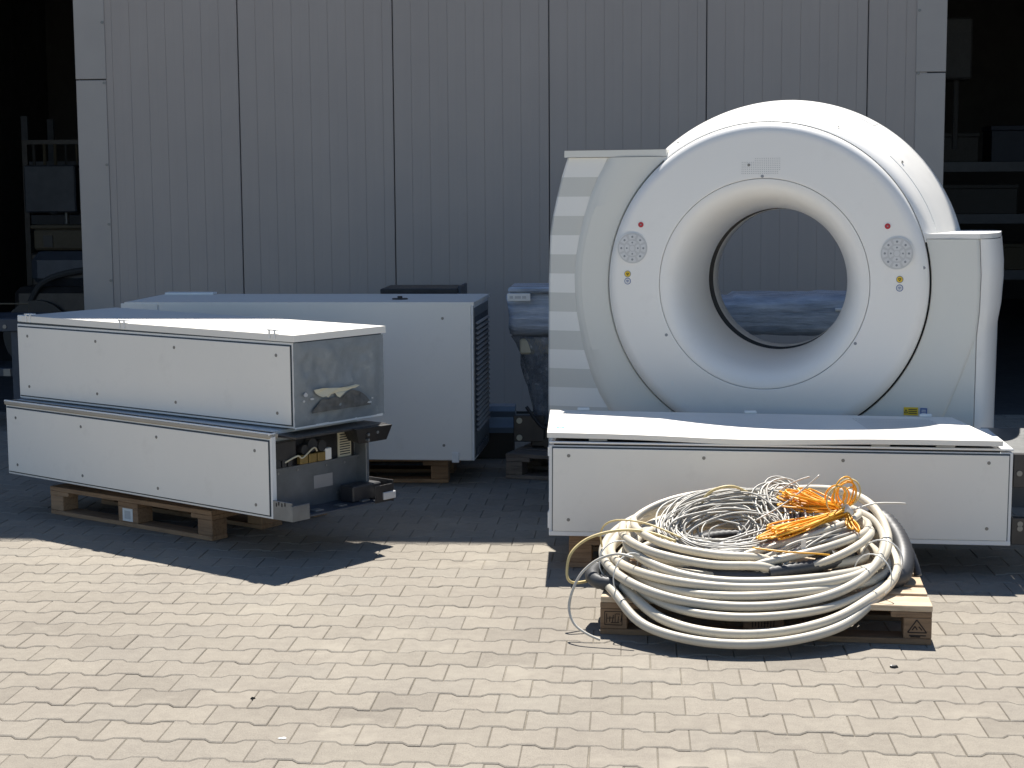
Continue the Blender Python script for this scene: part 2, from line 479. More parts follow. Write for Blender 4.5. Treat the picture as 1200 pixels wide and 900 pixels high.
carton('blue lidded box on the top shelf inside the right hand doorway', (4.45, 19.95, 1.95), (.6, .5, .42), M['in2'])
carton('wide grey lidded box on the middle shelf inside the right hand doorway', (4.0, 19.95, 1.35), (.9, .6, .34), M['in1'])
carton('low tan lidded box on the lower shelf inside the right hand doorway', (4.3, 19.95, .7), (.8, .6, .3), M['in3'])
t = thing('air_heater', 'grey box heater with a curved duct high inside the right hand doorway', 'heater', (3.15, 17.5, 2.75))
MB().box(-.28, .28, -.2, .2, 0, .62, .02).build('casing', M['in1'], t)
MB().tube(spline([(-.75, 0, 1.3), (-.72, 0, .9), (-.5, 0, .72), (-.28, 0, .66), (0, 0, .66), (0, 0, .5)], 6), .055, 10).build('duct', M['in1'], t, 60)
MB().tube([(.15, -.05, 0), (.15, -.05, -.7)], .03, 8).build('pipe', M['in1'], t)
# left doorway contents
t = thing('tool_rail', 'row of metal rods hanging from a rail inside the left hand doorway', 'tool rail', (-6.1, 18.6, 0))
MB().box(-.9, .95, 0, .04, 2.22, 2.27).build('rail', M['steeld'], t)
MB().box(-.9, -.84, 0, .05, 0, 2.22).build('post', M['steeld'], t); MB().box(.89, .95, 0, .05, 0, 2.22).build('post', M['steeld'], t)
for k in range(13):
    x = -.75 + k * .125; l = random.uniform(.45, 1.0)
    MB().cyl((x, -.03, 2.22 - l), (0, 0, 1), random.choice((.009, .013, .02)), l, 8).build('rod', M['in3'] if k % 3 else M['in1'], t)
t = thing('wall_monitor', 'dark wall cabinet with a pale side inside the left hand doorway', 'cabinet', (-6.35, 18.0, 1.45))
MB().box(-.38, .2, -.1, .1, 0, .52, .015).build('body', M['steelb'], t); MB().box(.24, .36, -.1, .1, .02, .5, .01).build('side_panel', M['in3'], t)
MB().cyl((.05, 0, -.42), (0, 0, 1), .02, .42, 8).build('pole', M['steel'], t); MB().cyl((.05, 0, -.44), (0, 0, 1), .14, .02, 12).build('foot_or_shade_block', M['steel'], t)
MB().box(-.3, .35, -.2, .2, -1.45, -.44, .02).build('cupboard', M['steeld'], t)
t = thing('beige_crate', 'long tan crate lying on a dark machine inside the left hand doorway', 'crate', (-5.15, 15.6, 1.12))
MB().box(-.55, .6, -.25, .25, 0, .2, .02).build('body', M['in3'], t); MB().box(-.57, .62, -.27, .27, .202, .24, .01).build('lid', M['in3'], t)
MB().box(-.45, -.36, -.262, -.252, .03, .14).build('hand_hole', M['black'], t)
t = thing('mower', 'dark ride on machine with round wheels parked inside the left hand doorway', 'machine', (-5.1, 15.5, 0))
MB().box(-.75, .75, -.35, .35, .35, .78, .06).build('body', M['steeld'], t); MB().box(-.6, .65, -.3, .3, .782, 1.11, .08).build('engine_cover', M['steelb'], t)
for x in (-.5, .5):
    for y in (-.42, .30):
        w_ = MB().cyl((x, y, .33), (0, 1, 0), .33, .14, 24).build('wheel', M['blackp'], t, 40)
        MB().cyl((x, y - .006, .33), (0, 1, 0), .16, .15, 20).build('rim', M['in1'], w_, 40)
MB().tube(spline([(-.62, -.36, .55), (-.45, -.37, .82), (-.1, -.37, .93), (.2, -.37, .93)], 6), .03, 8).build('guard', M['in1'], t)
MB().box(.25, .45, -.39, -.35, .62, .78, .01).build('lamp', M['in1'], t)
t = thing('red_jack', 'red trolley jack on the floor inside the left hand doorway', 'jack', (-4.72, 13.9, 0))
MB().box(-.32, .32, -.12, .12, .08, .2, .02).build('body', M['in4'], t); MB().tube([(.25, 0, .18), (.6, 0, .62)], .02, 8).build('handle', M['in4'], t)
for x in (-.25, .25):
    for y in (-.14, .12): MB().cyl((x, y, .06), (0, 1, 0), .06, .03, 14).build('wheel', M['blackp'], t)
t = thing('steel_bench', 'dark blue grey steel bench at the left picture edge beside the stacked cabinets', 'bench', (-4.87, 11.1, 0))
MB().box(-.55, .62, 0, .6, .70, .79, .006).build('top', M['steelb'], t); MB().box(-.5, .57, .05, .55, .38, .44, .006).build('shelf', M['steelb'], t)
for x in (-.5, .55):
    for y in (.03, .52): MB().box(x, x + .06, y, y + .06, 0, .70).build('leg', M['steelb'], t)
for x in (.30, .42, .52): MB().cyl((x, 0, .735), (0, -1, 0), .014, .008, 10).build('bolt', M['screw'], t)
for x in (.2, .35, .48): MB().box(x, x + .05, 0.04, .05, .385, .435).build('bracket', M['screw'], t)
MB().tube([(.1, .2, .79), (.1, .2, .88), (.62, .2, .88), (.62, .2, .79)], .006, 6).build('hoop', M['in3'], t)

# ------------------------------------------------------------------ pallets
def make_pallet(label, loc, rz, wood, wood2=None):
    t = thing('wooden_pallet', label, 'pallet', (*loc, 0), rz, 'euro pallets under the equipment')
    W2, D2 = .6, .4
    bl = {}
    for y0, y1 in ((-.4, -.3), (-.0725, .0725), (.3, .4)):
        MB().box(-W2, W2, y0, y1, 0, .022, .002).build('bottom_board', wood2 or wood, t)
        for x0, x1 in ((-.6, -.5), (-.0725, .0725), (.5, .6)):
            bl[(x0 > 0.1) - (x0 < -.1), (y0 > .1) - (y0 < -.1)] = MB().box(x0, x1, y0 + .001, y1 - .001, .0225, .0995, .003).build('block', wood2 or wood, t)
    for x0, x1 in ((-.6, -.455), (-.0725, .0725), (.455, .6)):
        MB().box(x0, x1, -D2, D2, .100, .1215, .002).build('cross_board', wood2 or wood, t)
    y = -.4
    for w_, gap in ((.145, .041), (.1, .041), (.145, .041), (.1, .041), (.146, 0)):
        q = random.uniform(-.002, .002)
        MB().box(-W2 + q, W2 + q, y, y + w_, .122, .144, .002).build('deck_board', wood, t)
        y += w_ + gap
    return t, bl
pf, bf = make_pallet('light wooden pallet carrying the big cable coil in the sun', (0.507, 6.335), radians(-4.4), M['woodl'], M['woodm'])
pl_, bl_ = make_pallet('brown wooden pallet with a white label under the two stacked cabinets', (-2.286, 8.209), radians(-32.3), M['wood'])
make_pallet('brown wooden pallet in deep shade under the tall rear cabinet', (-1.65, 9.56), radians(0.5), M['wood'])
make_pallet('dark weathered pallet under the film wrapped table behind the ring scanner', (-.05, 9.56), radians(-15), M['woodd'])
make_pallet('wooden pallet hidden under the long cabinet in front of the ring scanner', (.33, 7.46), radians(-1.6), M['wood'])
# white label and burnt stamps
lb = MB().box(-.037, .037, -.4015, -.3995, .028, .092).build('label_sticker', M['white'], bl_[(0, -1)])
MB().box(-.022, .022, -.4025, -.4016, .040, .080).build('label_print', M['padgrey'], lb)
def strokes(segs, w):
    b = MB()
    for (x0, z0, x1, z1) in segs:
        d = Vector((x1 - x0, 0, z1 - z0)); L = d.length; d /= L; n = Vector((-d.z, 0, d.x)) * (w / 2)
        p = Vector((x0, 0, z0)); q = Vector((x1, 0, z1)); e = Vector((0, -.0008, 0))
        b.hexa([p - n + e, q - n + e, q - n, p - n, p + n + e, q + n + e, q + n, p + n])
    return b
tri = [(.515, .045, .547, .092), (.547, .092, .582, .045), (.582, .045, .515, .045), (.531, .054, .541, .068), (.541, .068, .549, .055), (.554, .067, .566, .054), (.52, .034, .58, .034), (.525, .029, .56, .029)]
o = strokes(tri, .0045).build('burnt_stamp', M['stamp'], bf[(1, -1)]); o.location = (0, -.3992, 0)
sq = [(-.583, .037, -.583, .088), (-.583, .088, -.519, .088), (-.519, .088, -.519, .037), (-.519, .037, -.583, .037)]
sq += [(-.576 + k * .0105, .045 + .004 * (k % 2), -.576 + k * .0105 + .002 * (k % 3), .080 - .005 * ((k * 2) % 3)) for k in range(6)] + [(-.577, .062, -.548, .064), (-.542, .079, -.526, .079), (-.56, .046, -.53, .047)]
o = strokes(sq, .003).build('burnt_stamp', M['stamp'], bf[(-1, -1)]); o.location = (0, -.3992, 0)
o = strokes([(-.04 + k * .011, .044 + .005 * (k % 2), -.039 + k * .011, .080 - .004 * (k % 3)) for k in range(8)] + [(-.04, .08, -.02, .08), (0, .062, .02, .063)], .0032).build('burnt_stamp', M['stamp'], bf[(0, -1)]); o.location = (0, -.3992, 0)

# ------------------------------------------------------------------ cabinets
def front_face(t, L, H, screws, rim=.010):
    """framed front at y=0 (local), x from -L to 0"""
    MB().box(-L + rim, -rim, -.002, .004, rim, H - rim).build('gap_strip', M['gap'], t)  # dark strip painted in for the shaded groove around the front panel
    p = MB().box(-L + rim + .004, -rim - .004, -.007, -.0022, rim + .006, H - rim - .006, .0015).build('front_panel', M['cab'], t)
    for x, z in screws:
        MB().cyl((x, -.007, z), (0, -1, 0), .0075, .0015, 12).build('screw', M['screw'], p)
    return p
SX = lambda L: [(-L + .095), (-L * .68), (-L * .39), -.10]

# lower stacked cabinet (open right end)
L1, D1, H1 = 2.02, .60, .386
t = thing('equipment_cabinet', 'lower white cabinet of the left stack with its right end open', 'cabinet', (-1.603, 7.12, .195), radians(-35.0))
MB().box(-L1, 0, .002, .03, 0, H1, .002).build('front_frame', M['cab_edge'], t)
front_face(t, L1, H1 - .022, [(x, z) for x in SX(L1) for z in (.055, H1 - .085)])
MB().box(-L1, .0, -.012, .05, H1 - .024, H1, .006).build('top_rail', M['rail'], t)
MB().box(-L1, 0, -.010, .0015, H1 - .010, H1 + .002, .002).build('rail_edge', M['cab_edge'], t)
MB().box(-L1, -.06, .032, D1, .004, H1 - .004).build('body', M['cab_edge'], t)
MB().box(-L1 + .35, -.5, .22, D1 - .05, -.05, .003).build('skid', M['woodd'], t)
# right end: plate with a slot, trays and brackets
e = MB(); e.box(-.058, -.045, .03, D1, .012, .205); e.build('end_plate', M['chassis'], t)
MB().box(-.058, -.030, .05, D1 - .02, .205, .215).build('slot_edge', M['chassis'], t)
MB().box(-.0595, -.05, .04, D1 - .03, .216, .335).build('slot_dark', M['black'], t)
MB().box(-.058, -.02, .03, .17, .25, .335, .003).build('slot_cover', M['steeld'], t)
for k in range(3): MB().box(-.04, -.012, .19 + k * .055, .238 + k * .055, .22, .262, .003).build('terminal_block', M['brass'], t)
MB().box(-.045, -.015, .35, .39, .22, .275, .003).build('terminal_block', M['white'], t)
for y, z0, r in ((.22, .285, .022), (.27, .30, .03), (.33, .29, .026)):
    MB().cyl((-.05, y, z0), (1, 0, 0), r, .035, 14).build('fan_motor', M['blackp'], t)
for k in range(3): MB().box(-.05, -.018, .05 + k * .035, .075 + k * .035, .218, .255, .002).build('connector', M['blackp'], t)
MB().tube(spline([(-.02, .1, .24), (.0, .16, .265), (-.01, .2, .25), (.0, .26, .29), (-.02, .3, .27)], 6), .004, 6).build('loose_wire', M['cream'], t)
v = MB().box(-.056, -.044, .46, .545, .215, .335).build('vent_plate', M['cream'], t)
for k in range(9): MB().box(-.0436, -.0425, .468 + .002, .537, .226 + k * .0115, .231 + k * .0115).build('vent_slot', M['blackp'], v)
MB().box(-.06, .02, D1 - .02, D1, .0, H1 - .03, .002).build('rear_post', M['chassis'], t)
for y, z in ((D1 - .12, H1 - .05), (D1 - .06, H1 - .045), (D1 - .12, H1 - .075)): MB().cyl((.118, y, z), (1, 0, 0), .007, .02, 10).build('bolt', M['steel'], t)
for y, z in ((.08, .19), (.2, .192), (.38, .19), (.5, .188), (.12, .05), (.45, .05)): MB().cyl((-.045, y, z), (1, 0, 0), .006, .003, 10).build('rivet', M['steel'], t)
MB().box(-.0445, -.0435, .30, .42, .09, .15).build('rating_plate', M['slat'], t)
# upper flange projecting right
MB().box(-.05, .10, .06, D1 + .04, H1 - .026, H1 - .016, .001).build('top_flange', M['steeld'], t)
MB().hexa([(-.02, D1 - .10, H1 - .09), (.115, D1 - .16, H1 - .09), (.115, D1 + .02, H1 - .09), (-.02, D1 + .03, H1 - .09), (-.02, D1 - .14, H1 - .018), (.135, D1 - .2, H1 - .018), (.145, D1 + .03, H1 - .018), (-.02, D1 + .03, H1 - .018)]).build('hinge_bracket', M['black'], t)
# lower tray
MB().box(-.05, .118, .02, D1 + .05, .006, .014, .001).build('tray_floor', M['steelb'], t)
tl = MB().box(.0, .118, .004, .014, .0, .085, .001).build('tray_lip', M['chassis'], t)
MB().box(.116, .124, .004, .11, .0, .07, .001).build('tray_lip', M['chassis'], t)
for x, z in ((.02, .06), (.035, .066), (.055, .062), (.075, .066)): MB().box(x, x + .006, .0022, .0035, z, z + .016).build('slot_hole', M['black'], tl)
MB().box(.119, .125, D1 - .07, D1 + .05, .004, .085, .001).build('tray_lip', M['steeld'], t)
MB().box(-.04, .123, D1 + .048, D1 + .056, .0, .10, .001).build('tray_lip', M['steeld'], t)
MB().box(-.02, .07, D1 - .16, D1 + .03, .0145, .09, .006).build('hinge_block', M['blackp'], t)
for y in (.18, .33, .48): MB().box(.05, .09, y, y + .05, .0145, .022, .001).build('clip', M['steel'], t)
MB().box(.10, .135, D1 - .02, D1 + .06, .015, .05, .003).build('clip', M['padgrey'], t)

# upper stacked cabinet with film over the right end
L2, D2, H2 = 2.016, .585, .387
t = thing('equipment_cabinet', 'upper white cabinet of the left stack with grey film over its right end', 'cabinet', (-1.515, 7.215, .588), radians(-33.4))
MB().box(-L2, 0, .002, .03, 0, H2, .002).build('front_frame', M['cab_edge'], t)
front_face(t, L2, H2, [(x, z) for x in SX(L2) for z in (.065, H2 - .06)])
MB().box(-L2, -.16, .032, D2, .004, H2 - .004).build('body', M['cab'], t)
MB().box(-.16, -.001, .032, D2, .004, .014).build('floor_plate', M['cab_edge'], t)
MB().box(-.16, -.001, .032, D2, H2 - .014, H2 - .004).build('roof_plate', M['steel'], t)
MB().box(-.16, -.001, D2 - .012, D2, .015, H2 - .015).build('rear_plate', M['steel'], t)
MB().box(-.001, .006, .0, D2, -.004, .010, .002).build('bottom_edge', M['cab_edge'], t)
def film_grid(f, nu, nv):
    b = MB(); vs = []; fs = []
    for j in range(nv + 1):
        for i in range(nu + 1): vs.append(f(i / nu, j / nv))
    for j in range(nv):
        for i in range(nu):
            a = j * (nu + 1) + i; fs.append((a, a + 1, a + nu + 2, a + nu + 1))
    return b.add(vs, fs)
def f_end(u, v):
    y = -.004 + u * (D2 + .012); z = .006 + v * (H2 - .008)
    ed = min(u, 1 - u, v, 1 - v) * 8; k = min(1, ed)
    x = .006 + .012 * NOISE.noise((y * 7, z * 7, .3)) * k + .006 * NOISE.noise((y * 24, z * 24, 2)) * k + .004 * k
    if u > .985 or u < .015: y += .004 * NOISE.noise((z * 30, 1, u * 5))
    return (x, y, z)
fw = film_grid(f_end, 44, 30).build('film_wrap', M['filmd'], t, 179)
b = MB(); vs = []; fs = []; NY = 26
for i in range(NY + 1):
    y = .085 + .40 * i / NY
    h = .128 + .018 * NOISE.noise((y * 16, 3, 1)) - .012 * sin(i * .23) - .062 * max(0, 1 - min(i, NY - i) / 6) ** 1.5
    for k in range(7):
        z = .062 + (h - .062) * k / 6
        vs.append((.0225 + .010 * NOISE.noise((y * 22, z * 30, 4)), y + .006 * NOISE.noise((z * 40, y * 9, 2)), z))
for i in range(NY):
    for k in range(6): fs.append((i * 7 + k, i * 7 + 7 + k, i * 7 + 8 + k, i * 7 + k + 1))
b.add(vs, fs).build('foam_packing', M['foam'], fw, 40)
# torn pale hole in the film
hole = [(.100, .168), (.112, .150), (.128, .140), (.150, .131), (.172, .133), (.190, .126), (.212, .138), (.236, .142), (.248, .126), (.262, .118), (.276, .128), (.296, .140), (.325, .147), (.352, .152), (.372, .153), (.396, .163), (.372, .168), (.330, .164), (.27, .163), (.20, .168), (.15, .172)]
b = MB(); n = len(hole)
vs = [(.030 + .004 * sin(y * 50), y, z) for y, z in hole] + [(.0315 + .004 * sin(y * 50), y, z) for y, z in hole]
b.add(vs, [tuple(range(n))[::-1], tuple(range(n, 2 * n))] + [(i, (i + 1) % n, n + (i + 1) % n, n + i) for i in range(n)]).build('torn_sheet', M['cream'], fw)
for (y, z, a_, b_) in ((.05, .15, .014, .012), (.04, .122, .009, .005), (.09, .128, .014, .007), (.47, .075, .020, .005), (.492, .092, .007, .005)):
    b = MB(); n = 8
    pp = [(y + a_ * cos(2 * pi * k / n) * random.uniform(.6, 1.1), z + b_ * sin(2 * pi * k / n) * random.uniform(.6, 1.1)) for k in range(n)]
    b.add([(.022, p, q) for p, q in pp] + [(.025, p, q) for p, q in pp], [tuple(range(n))[::-1], tuple(range(n, 2 * n))] + [(i, (i + 1) % n, n + (i + 1) % n, n + i) for i in range(n)]).build('film_scrap', M['padgrey'], fw)
# lid
lid = MB().hexa([(-L2 + .05, -.006, H2 + .012), (.012, -.006, H2 + .004), (.012, D2 + .02, H2 + .004), (-L2 + .05, D2 + .02, H2 + .016),
                 (-L2 + .05, -.006, H2 + .044), (.012, -.006, H2 + .034), (.012, D2 + .02, H2 + .036), (-L2 + .05, D2 + .02, H2 + .05)])
lo = lid.build('lid', M['cab'], t)
MB().box(-L2, .0, .004, D2, H2 - .003, H2 + .010).build('lid_seal', M['gap'], t)
for x in (-L2 + .11, -1.16, -.12):
    c = MB(); c.box(x - .022, x - .014, -.011, -.0065, H2 + .012, H2 + .054); c.box(x + .012, x + .02, -.011, -.0065, H2 + .012, H2 + .054)
    c.box(x - .03, x + .026, -.011, .02, H2 + .0505, H2 + .056); c.build('lid_clip', M['white'], lo)
MB().box(-L2 + .005, -L2 + .048, .0, .05, H2 + .011, H2 + .045, .003).build('corner_cap', M['white'], t)

# rear cabinet
L3, D3, H3 = 2.0, .70, .885
t = thing('equipment_cabinet', 'tall white cabinet with louvred end standing in shade behind the left stack', 'cabinet', (-.884, 9.03, .146), radians(-1.6))
MB().box(-L3, 0, .002, D3, .004, H3 - .016, .002).build('body', M['cab_edge'], t)
front = MB().box(-L3 + .22, -.012, -.005, .0015, .006, H3 - .004, .002).build('front_panel', M['cab'], t)
MB().box(-L3, -L3 + .212, -.005, .0015, .006, H3 - .002, .002).build('front_panel', M['cab'], t)
MB().box(-.010, .0, -.004, .0015, .006, H3 - .012, .002).build('corner_strip', M['cab_edge'], t)
MB().box(-.0, .004, .012, D3 - .01, .02, H3 - .03).build('end_frame', M['chassis'], t)
lv = MB().box(.0045, .006, .05, D3 - .05, .16, H3 - .08).build('louvre_panel', M['steelb'], t)
for k in range(22):
    z = .17 + k * .0285
    MB().hexa([(.0065, .06, z), (.018, .06, z - .008), (.018, D3 - .06, z - .008), (.0065, D3 - .06, z), (.0065, .06, z + .004), (.018, .06, z - .004), (.018, D3 - .06, z - .004), (.0065, D3 - .06, z + .004)]).build('slat', M['slat'], lv)
tp = MB().hexa([(-L3 + .02, -.003, H3 - .014), (.004, -.003, H3 - .014), (.004, D3 + .06, H3 - .014), (-L3 + .02, D3 + .06, H3 - .014),
                (-L3 + .02, -.003, H3 + .004), (.004, -.003, H3 + .004), (.004, D3 + .06, H3 + .004), (-L3 + .02, D3 + .06, H3 + .004)]).build('top_panel', M['cab'], t)
MB().box(-L3 + .05, -L3 + .35, D3 - .06, D3 + .02, H3 + .005, H3 + .02, .003).build('end_cap', M['white'], tp)
MB().cyl((-.45, .25, H3 + .0045), (0, 0, 1), .045, .006, 16).build('cable_cap', M['blackp'], tp)
MB().cyl((-.45, .25, H3 + .0107), (0, 0, 1), .014, .012, 10).build('cable_cap', M['blackp'], tp)
for x, z in ((-.17, H3 - .085), (-1.2, H3 - .09), (-.17, .09), (-1.75, H3 - .06)): MB().cyl((x, -.005, z), (0, -1, 0), .008, .002, 12).build('screw', M['screw'], front)
MB().box(-.125, -.085, -.016, -.0055, -.006, .052, .003).build('latch', M['white'], front)
for k in range(9): MB().box(.01, .02, .06 + k * .055, .075 + k * .055, .03, .075).build('foot_tab', M['steelb'], t)

# flat black case behind the rear cabinet
t = thing('black_case', 'flat black case lying behind the tall rear cabinet against the wall', 'case', (-1.36, 10.35, 0))
MB().box(-.235, .235, 0, .42, .0, .985, .01).build('body', M['blackp'], t)
MB().box(-.242, .25, -.01, .43, 1.0, 1.035, .006).build('lid', M['steeld'], t)
MB().box(-.22, .22, .01, .41, .986, .999).build('seal', M['black'], t)
MB().box(.252, .27, .0, .4, .96, 1.05, .004).build('handle', M['steelb'], t)

# right cabinet in front of the scanner
L4, D4, H4 = 1.955, .60, .406
t = thing('equipment_cabinet', 'long white cabinet lying in front of the ring scanner behind the cable coil', 'cabinet', (1.588, 6.965, .140), radians(-1.9))
t.rotation_euler[1] = radians(.42)
MB().box(-L4, 0, .002, D4, .004, H4 - .012, .002).build('body', M['cab_edge'], t)
MB().box(-L4 + .02, -.052, .009, D4 - .01, H4 - .0115, H4 - .002).build('top_dark_sheet', M['black'], t)  # black sheet standing in for the shaded inside below the raised cover
MB().box(-L4, 0, -.004, .008, H4 - .003, H4 + .006, .002).build('top_edge', M['cab_edge'], t)
MB().box(-.05, 0, .010, D4, H4 - .003, H4 + .006, .002).build('top_edge', M['cab_edge'], t)
MB().box(-L4, 0, -.004, .0015, -.002, .018, .002).build('bottom_edge', M['cab_edge'], t)
p = front_face(t, L4, H4 - .004, [(x, z) for x in (-L4 + .085, -L4 * .66, -L4 * .36, -.10) for z in (.07, H4 - .055)], .013)
MB().box(-L4 - .006, -L4, .004, D4 - .02, .03, .1).build('side_hinge', M['white'], t); MB().box(-L4 - .006, -L4, .004, D4 - .02, H4 - .06, H4 - .02).build('side_hinge', M['white'], t)
# steel end frame beyond the right end
MB().box(.002, .42, .05, .80, H4 - .03, H4 - .018, .001).build('end_plate', M['steel'], t)
MB().box(.006, .35, .012, .05, H4 - .16, H4 - .019, .002).build('end_bracket', M['steeld'], t)
MB().box(.006, .35, .012, .05, .0, .115, .002).build('end_bracket', M['steeld'], t)
MB().box(.006, .30, .25, .26, .1155, H4 - .17).build('end_cover', M['steelb'], t)
for z in (.07, .09): MB().cyl((.04, .012, z), (0, -1, 0), .012, .004, 12).build('bolt', M['screw'], t)
MB().cyl((.03, .012, H4 - .10), (0, -1, 0), .012, .004, 12).build('bolt', M['screw'], t)

# loose cover on the right cabinet
cv = thing('loose_cover', 'loose white metal cover lying askew on the long cabinet before the ring scanner', 'cover', (.55, 7.3, .565))
# world corners (front left, front right, back right, back left)
def wl(p): return Vector(p) - Vector((.55, 7.3, .565))
FL, FR, BR, BL = (-.372, 7.035, .603), (1.543, 6.945, .587), (1.455, 7.60, .598), (-.392, 7.70, .614)
NU = 24
b = MB(); vs = []; fs = []
def cvp(u, v, dz):
    f = Vector(FL).lerp(Vector(FR), u); bk = Vector(BL).lerp(Vector(BR), u); p = f.lerp(bk, v)
    p.z += -.014 * math.exp(-((u - .45) / .20) ** 2) * (1 - v)
    p.z += dz
    return wl(p)
for dz in (-.022, 0.0):
    for j in range(3):
        for i in range(NU + 1): vs.append(cvp(i / NU, j / 2, dz))
S_ = (NU + 1) * 3
for i in range(NU):
    for j in range(2):
        a = j * (NU + 1) + i; fs.append((a + NU + 1, a + NU + 2, a + 1, a)); a += S_; fs.append((a, a + 1, a + NU + 2, a + NU + 1))
    a = i; fs.append((a, a + 1, S_ + a + 1, S_ + a)); a = 2 * (NU + 1) + i; fs.append((a + 1, a, S_ + a, S_ + a + 1))
for j in range(2):
    a = j * (NU + 1); fs.append((a + NU + 1, a, S_ + a, S_ + a + NU + 1)); a += NU; fs.append((a, a + NU + 1, S_ + a + NU + 1, S_ + a))
cs = b.add(vs, fs).build('sheet', M['cab'], cv, 30)
def on_cover(u, v, dz=.0008): return cvp(u, v, dz)
vt = MB()
for i in range(26):
    for j in range(10):
        u = .745 + i * .0072 + .0; v_ = .14 + j * .075
        a_ = [on_cover(u, v_, .0006), on_cover(u + .0042, v_, .0006), on_cover(u + .0042, v_ + .048, .0006), on_cover(u, v_ + .048, .0006)]
        vt.add(a_, [(0, 1, 2, 3)])
M['slot'] = flat('slot_shadow', (0.60, 0.585, 0.545), 0.6)
vo = vt.build('vent_slots', M['slot'], cs); 
q = on_cover(.020, .18)
mk = MB().box(q.x, q.x + .034, q.y, q.y + .05, q.z + .0, q.z + .0012).build('blue_mark', M['skyblue'], cs)
MB().box(q.x + .009, q.x + .025, q.y + .012, q.y + .034, q.z + .0014, q.z + .002).build('mark_centre', M['white'], mk)
for u in (.085, .505, .935):
    q = on_cover(u, .985)
    MB().box(q.x - .028, q.x + .028, q.y - .004, q.y + .012, q.z, q.z + .014, .003).build('hook', M['white'], cs)
for u in (.115, .74, .88):
    q = on_cover(u, .02, -.03)
    MB().box(q.x - .04, q.x + .04, q.y, q.y + .03, q.z - .006, q.z + .006, .002).build('hinge_strip', M['steel'], cs)

# ------------------------------------------------------------------ ring scanner
ZC = 1.19
sc_t = thing('ring_scanner', 'large white medical ring scanner with an open round bore', 'scanner', (.631, 8.0, 0), radians(-13.2))
R0 = .769
# front ring
prof = [(R0 - .012, .09), (R0, .05)]
for k in range(0, 13):
    q = (pi / 2) * k / 12
    prof.append((R0 - .062 + .062 * cos(q), -.006 - .056 * sin(q)))
for k in range(1, 9): prof.append((R0 - .062 - k * .0248, -.062 - k * .0017))
prof += [(.5062, -.0755), (.5045, -.0745), (.5035, -.0685)]
fr_ = MB().lathe(prof, ZC, 200).build('front_ring', M['gan'], sc_t, 40)
prof = [(.5018, -.060), (.5018, -.072), (.5005, -.0742)]
for k in range(0, 33):
    ph = (pi / 2) * k / 32
    prof.append((.358 + .140 * (1 - sin(ph)) ** 1.0, -.0745 + .527 * (1 - cos(ph)) ** 1.3))
MB().lathe(prof, ZC, 200).build('bore_funnel', M['gan'], sc_t, 50)
MB().lathe([(.359, .4525), (.364, .458), (.392, .465), (.400, .545), (.3545, .555)], ZC, 160).build('bore_gap', M['black'], sc_t, 30)
MB().lathe([(.3590, .5555), (.3550, .556), (.3515, .562), (.3535, .70), (.358, .715), (.44, .80), (.62, .90)], ZC, 160).build('bore_ring', M['ring'], sc_t, 40)
# dark seam
MB().lathe([(R0 - .006, .10), (R0 - .001, .052), (R0 + .0105, .050), (R0 + .012, .02)], ZC, 160, radians(72), radians(321)).build('seam', M['black'], sc_t, 30)
# rear arch housing
prof = [(R0 + .0012, .03), (R0 + .0022, .002), (R0 + .006, -.001), (.785, .010), (.800, .040), (.812, .085), (.822, .13), (.846, .22), (.866, .34), (.871, .365), (.886, .47), (.899, .58), (.907, .67), (.908, .71), (.904, .76), (.893, .81), (.872, .85), (.82, .89), (.62, .90)]
MB().lathe(prof, ZC, 160, radians(-40), radians(75)).build('arch_housing', M['gan'], sc_t, 32)
# service hatches on the arch : thin raised sheets
def hatch(a0, a1, p0, p1, name='hatch'):
    def rad(y):
        for i in range(len(prof) - 1):
            (r0, y0), (r1, y1) = prof[i], prof[i + 1]
            if y0 <= y <= y1 and y1 > y0: return r0 + (r1 - r0) * (y - y0) / (y1 - y0)
        return .9
    b = MB(); n = 24; ys = [p0 + (p1 - p0) * k / 6 for k in range(7)]; vs = []; fs = []
    for k in range(n + 1):
        a = a0 + (a1 - a0) * k / n
        for y in ys: vs.append(((rad(y) + .0022) * sin(a), y, ZC + (rad(y) + .0022) * cos(a)))
        for y in (ys[0], ys[-1]): vs.append(((rad(y) - .004) * sin(a), y, ZC + (rad(y) - .004) * cos(a)))
    for k in range(n):
        o = k * 9; p = o + 9
        for i in range(6): fs.append((o + i, o + i + 1, p + i + 1, p + i))
        fs.append((o + 7, o, p, p + 7)); fs.append((o + 6, o + 8, p + 8, p + 6))
    for o in (0, n * 9): fs.append((o + 7, o + 0, o + 1, o + 2, o + 3, o + 4, o + 5, o + 6, o + 8))
    return b.add(vs, fs).build(name, M['gan'], sc_t, 30)
h1 = hatch(radians(43), radians(78), .15, .325)
hatch(radians(2), radians(31), .48, .62)
for a in (-33, 24):
    r_ = .812; MB().cyl((r_ * sin(radians(a)), .07, ZC + r_ * cos(radians(a))), (sin(radians(a)), 0, cos(radians(a))), .005, .004, 10).build('screw', M['screw'], sc_t)
MB().cyl((.845 * sin(radians(47)), .2, ZC + .845 * cos(radians(47))), (sin(radians(47)), 0, cos(radians(47))), .006, .006, 10).build('screw', M['screw'], h1)

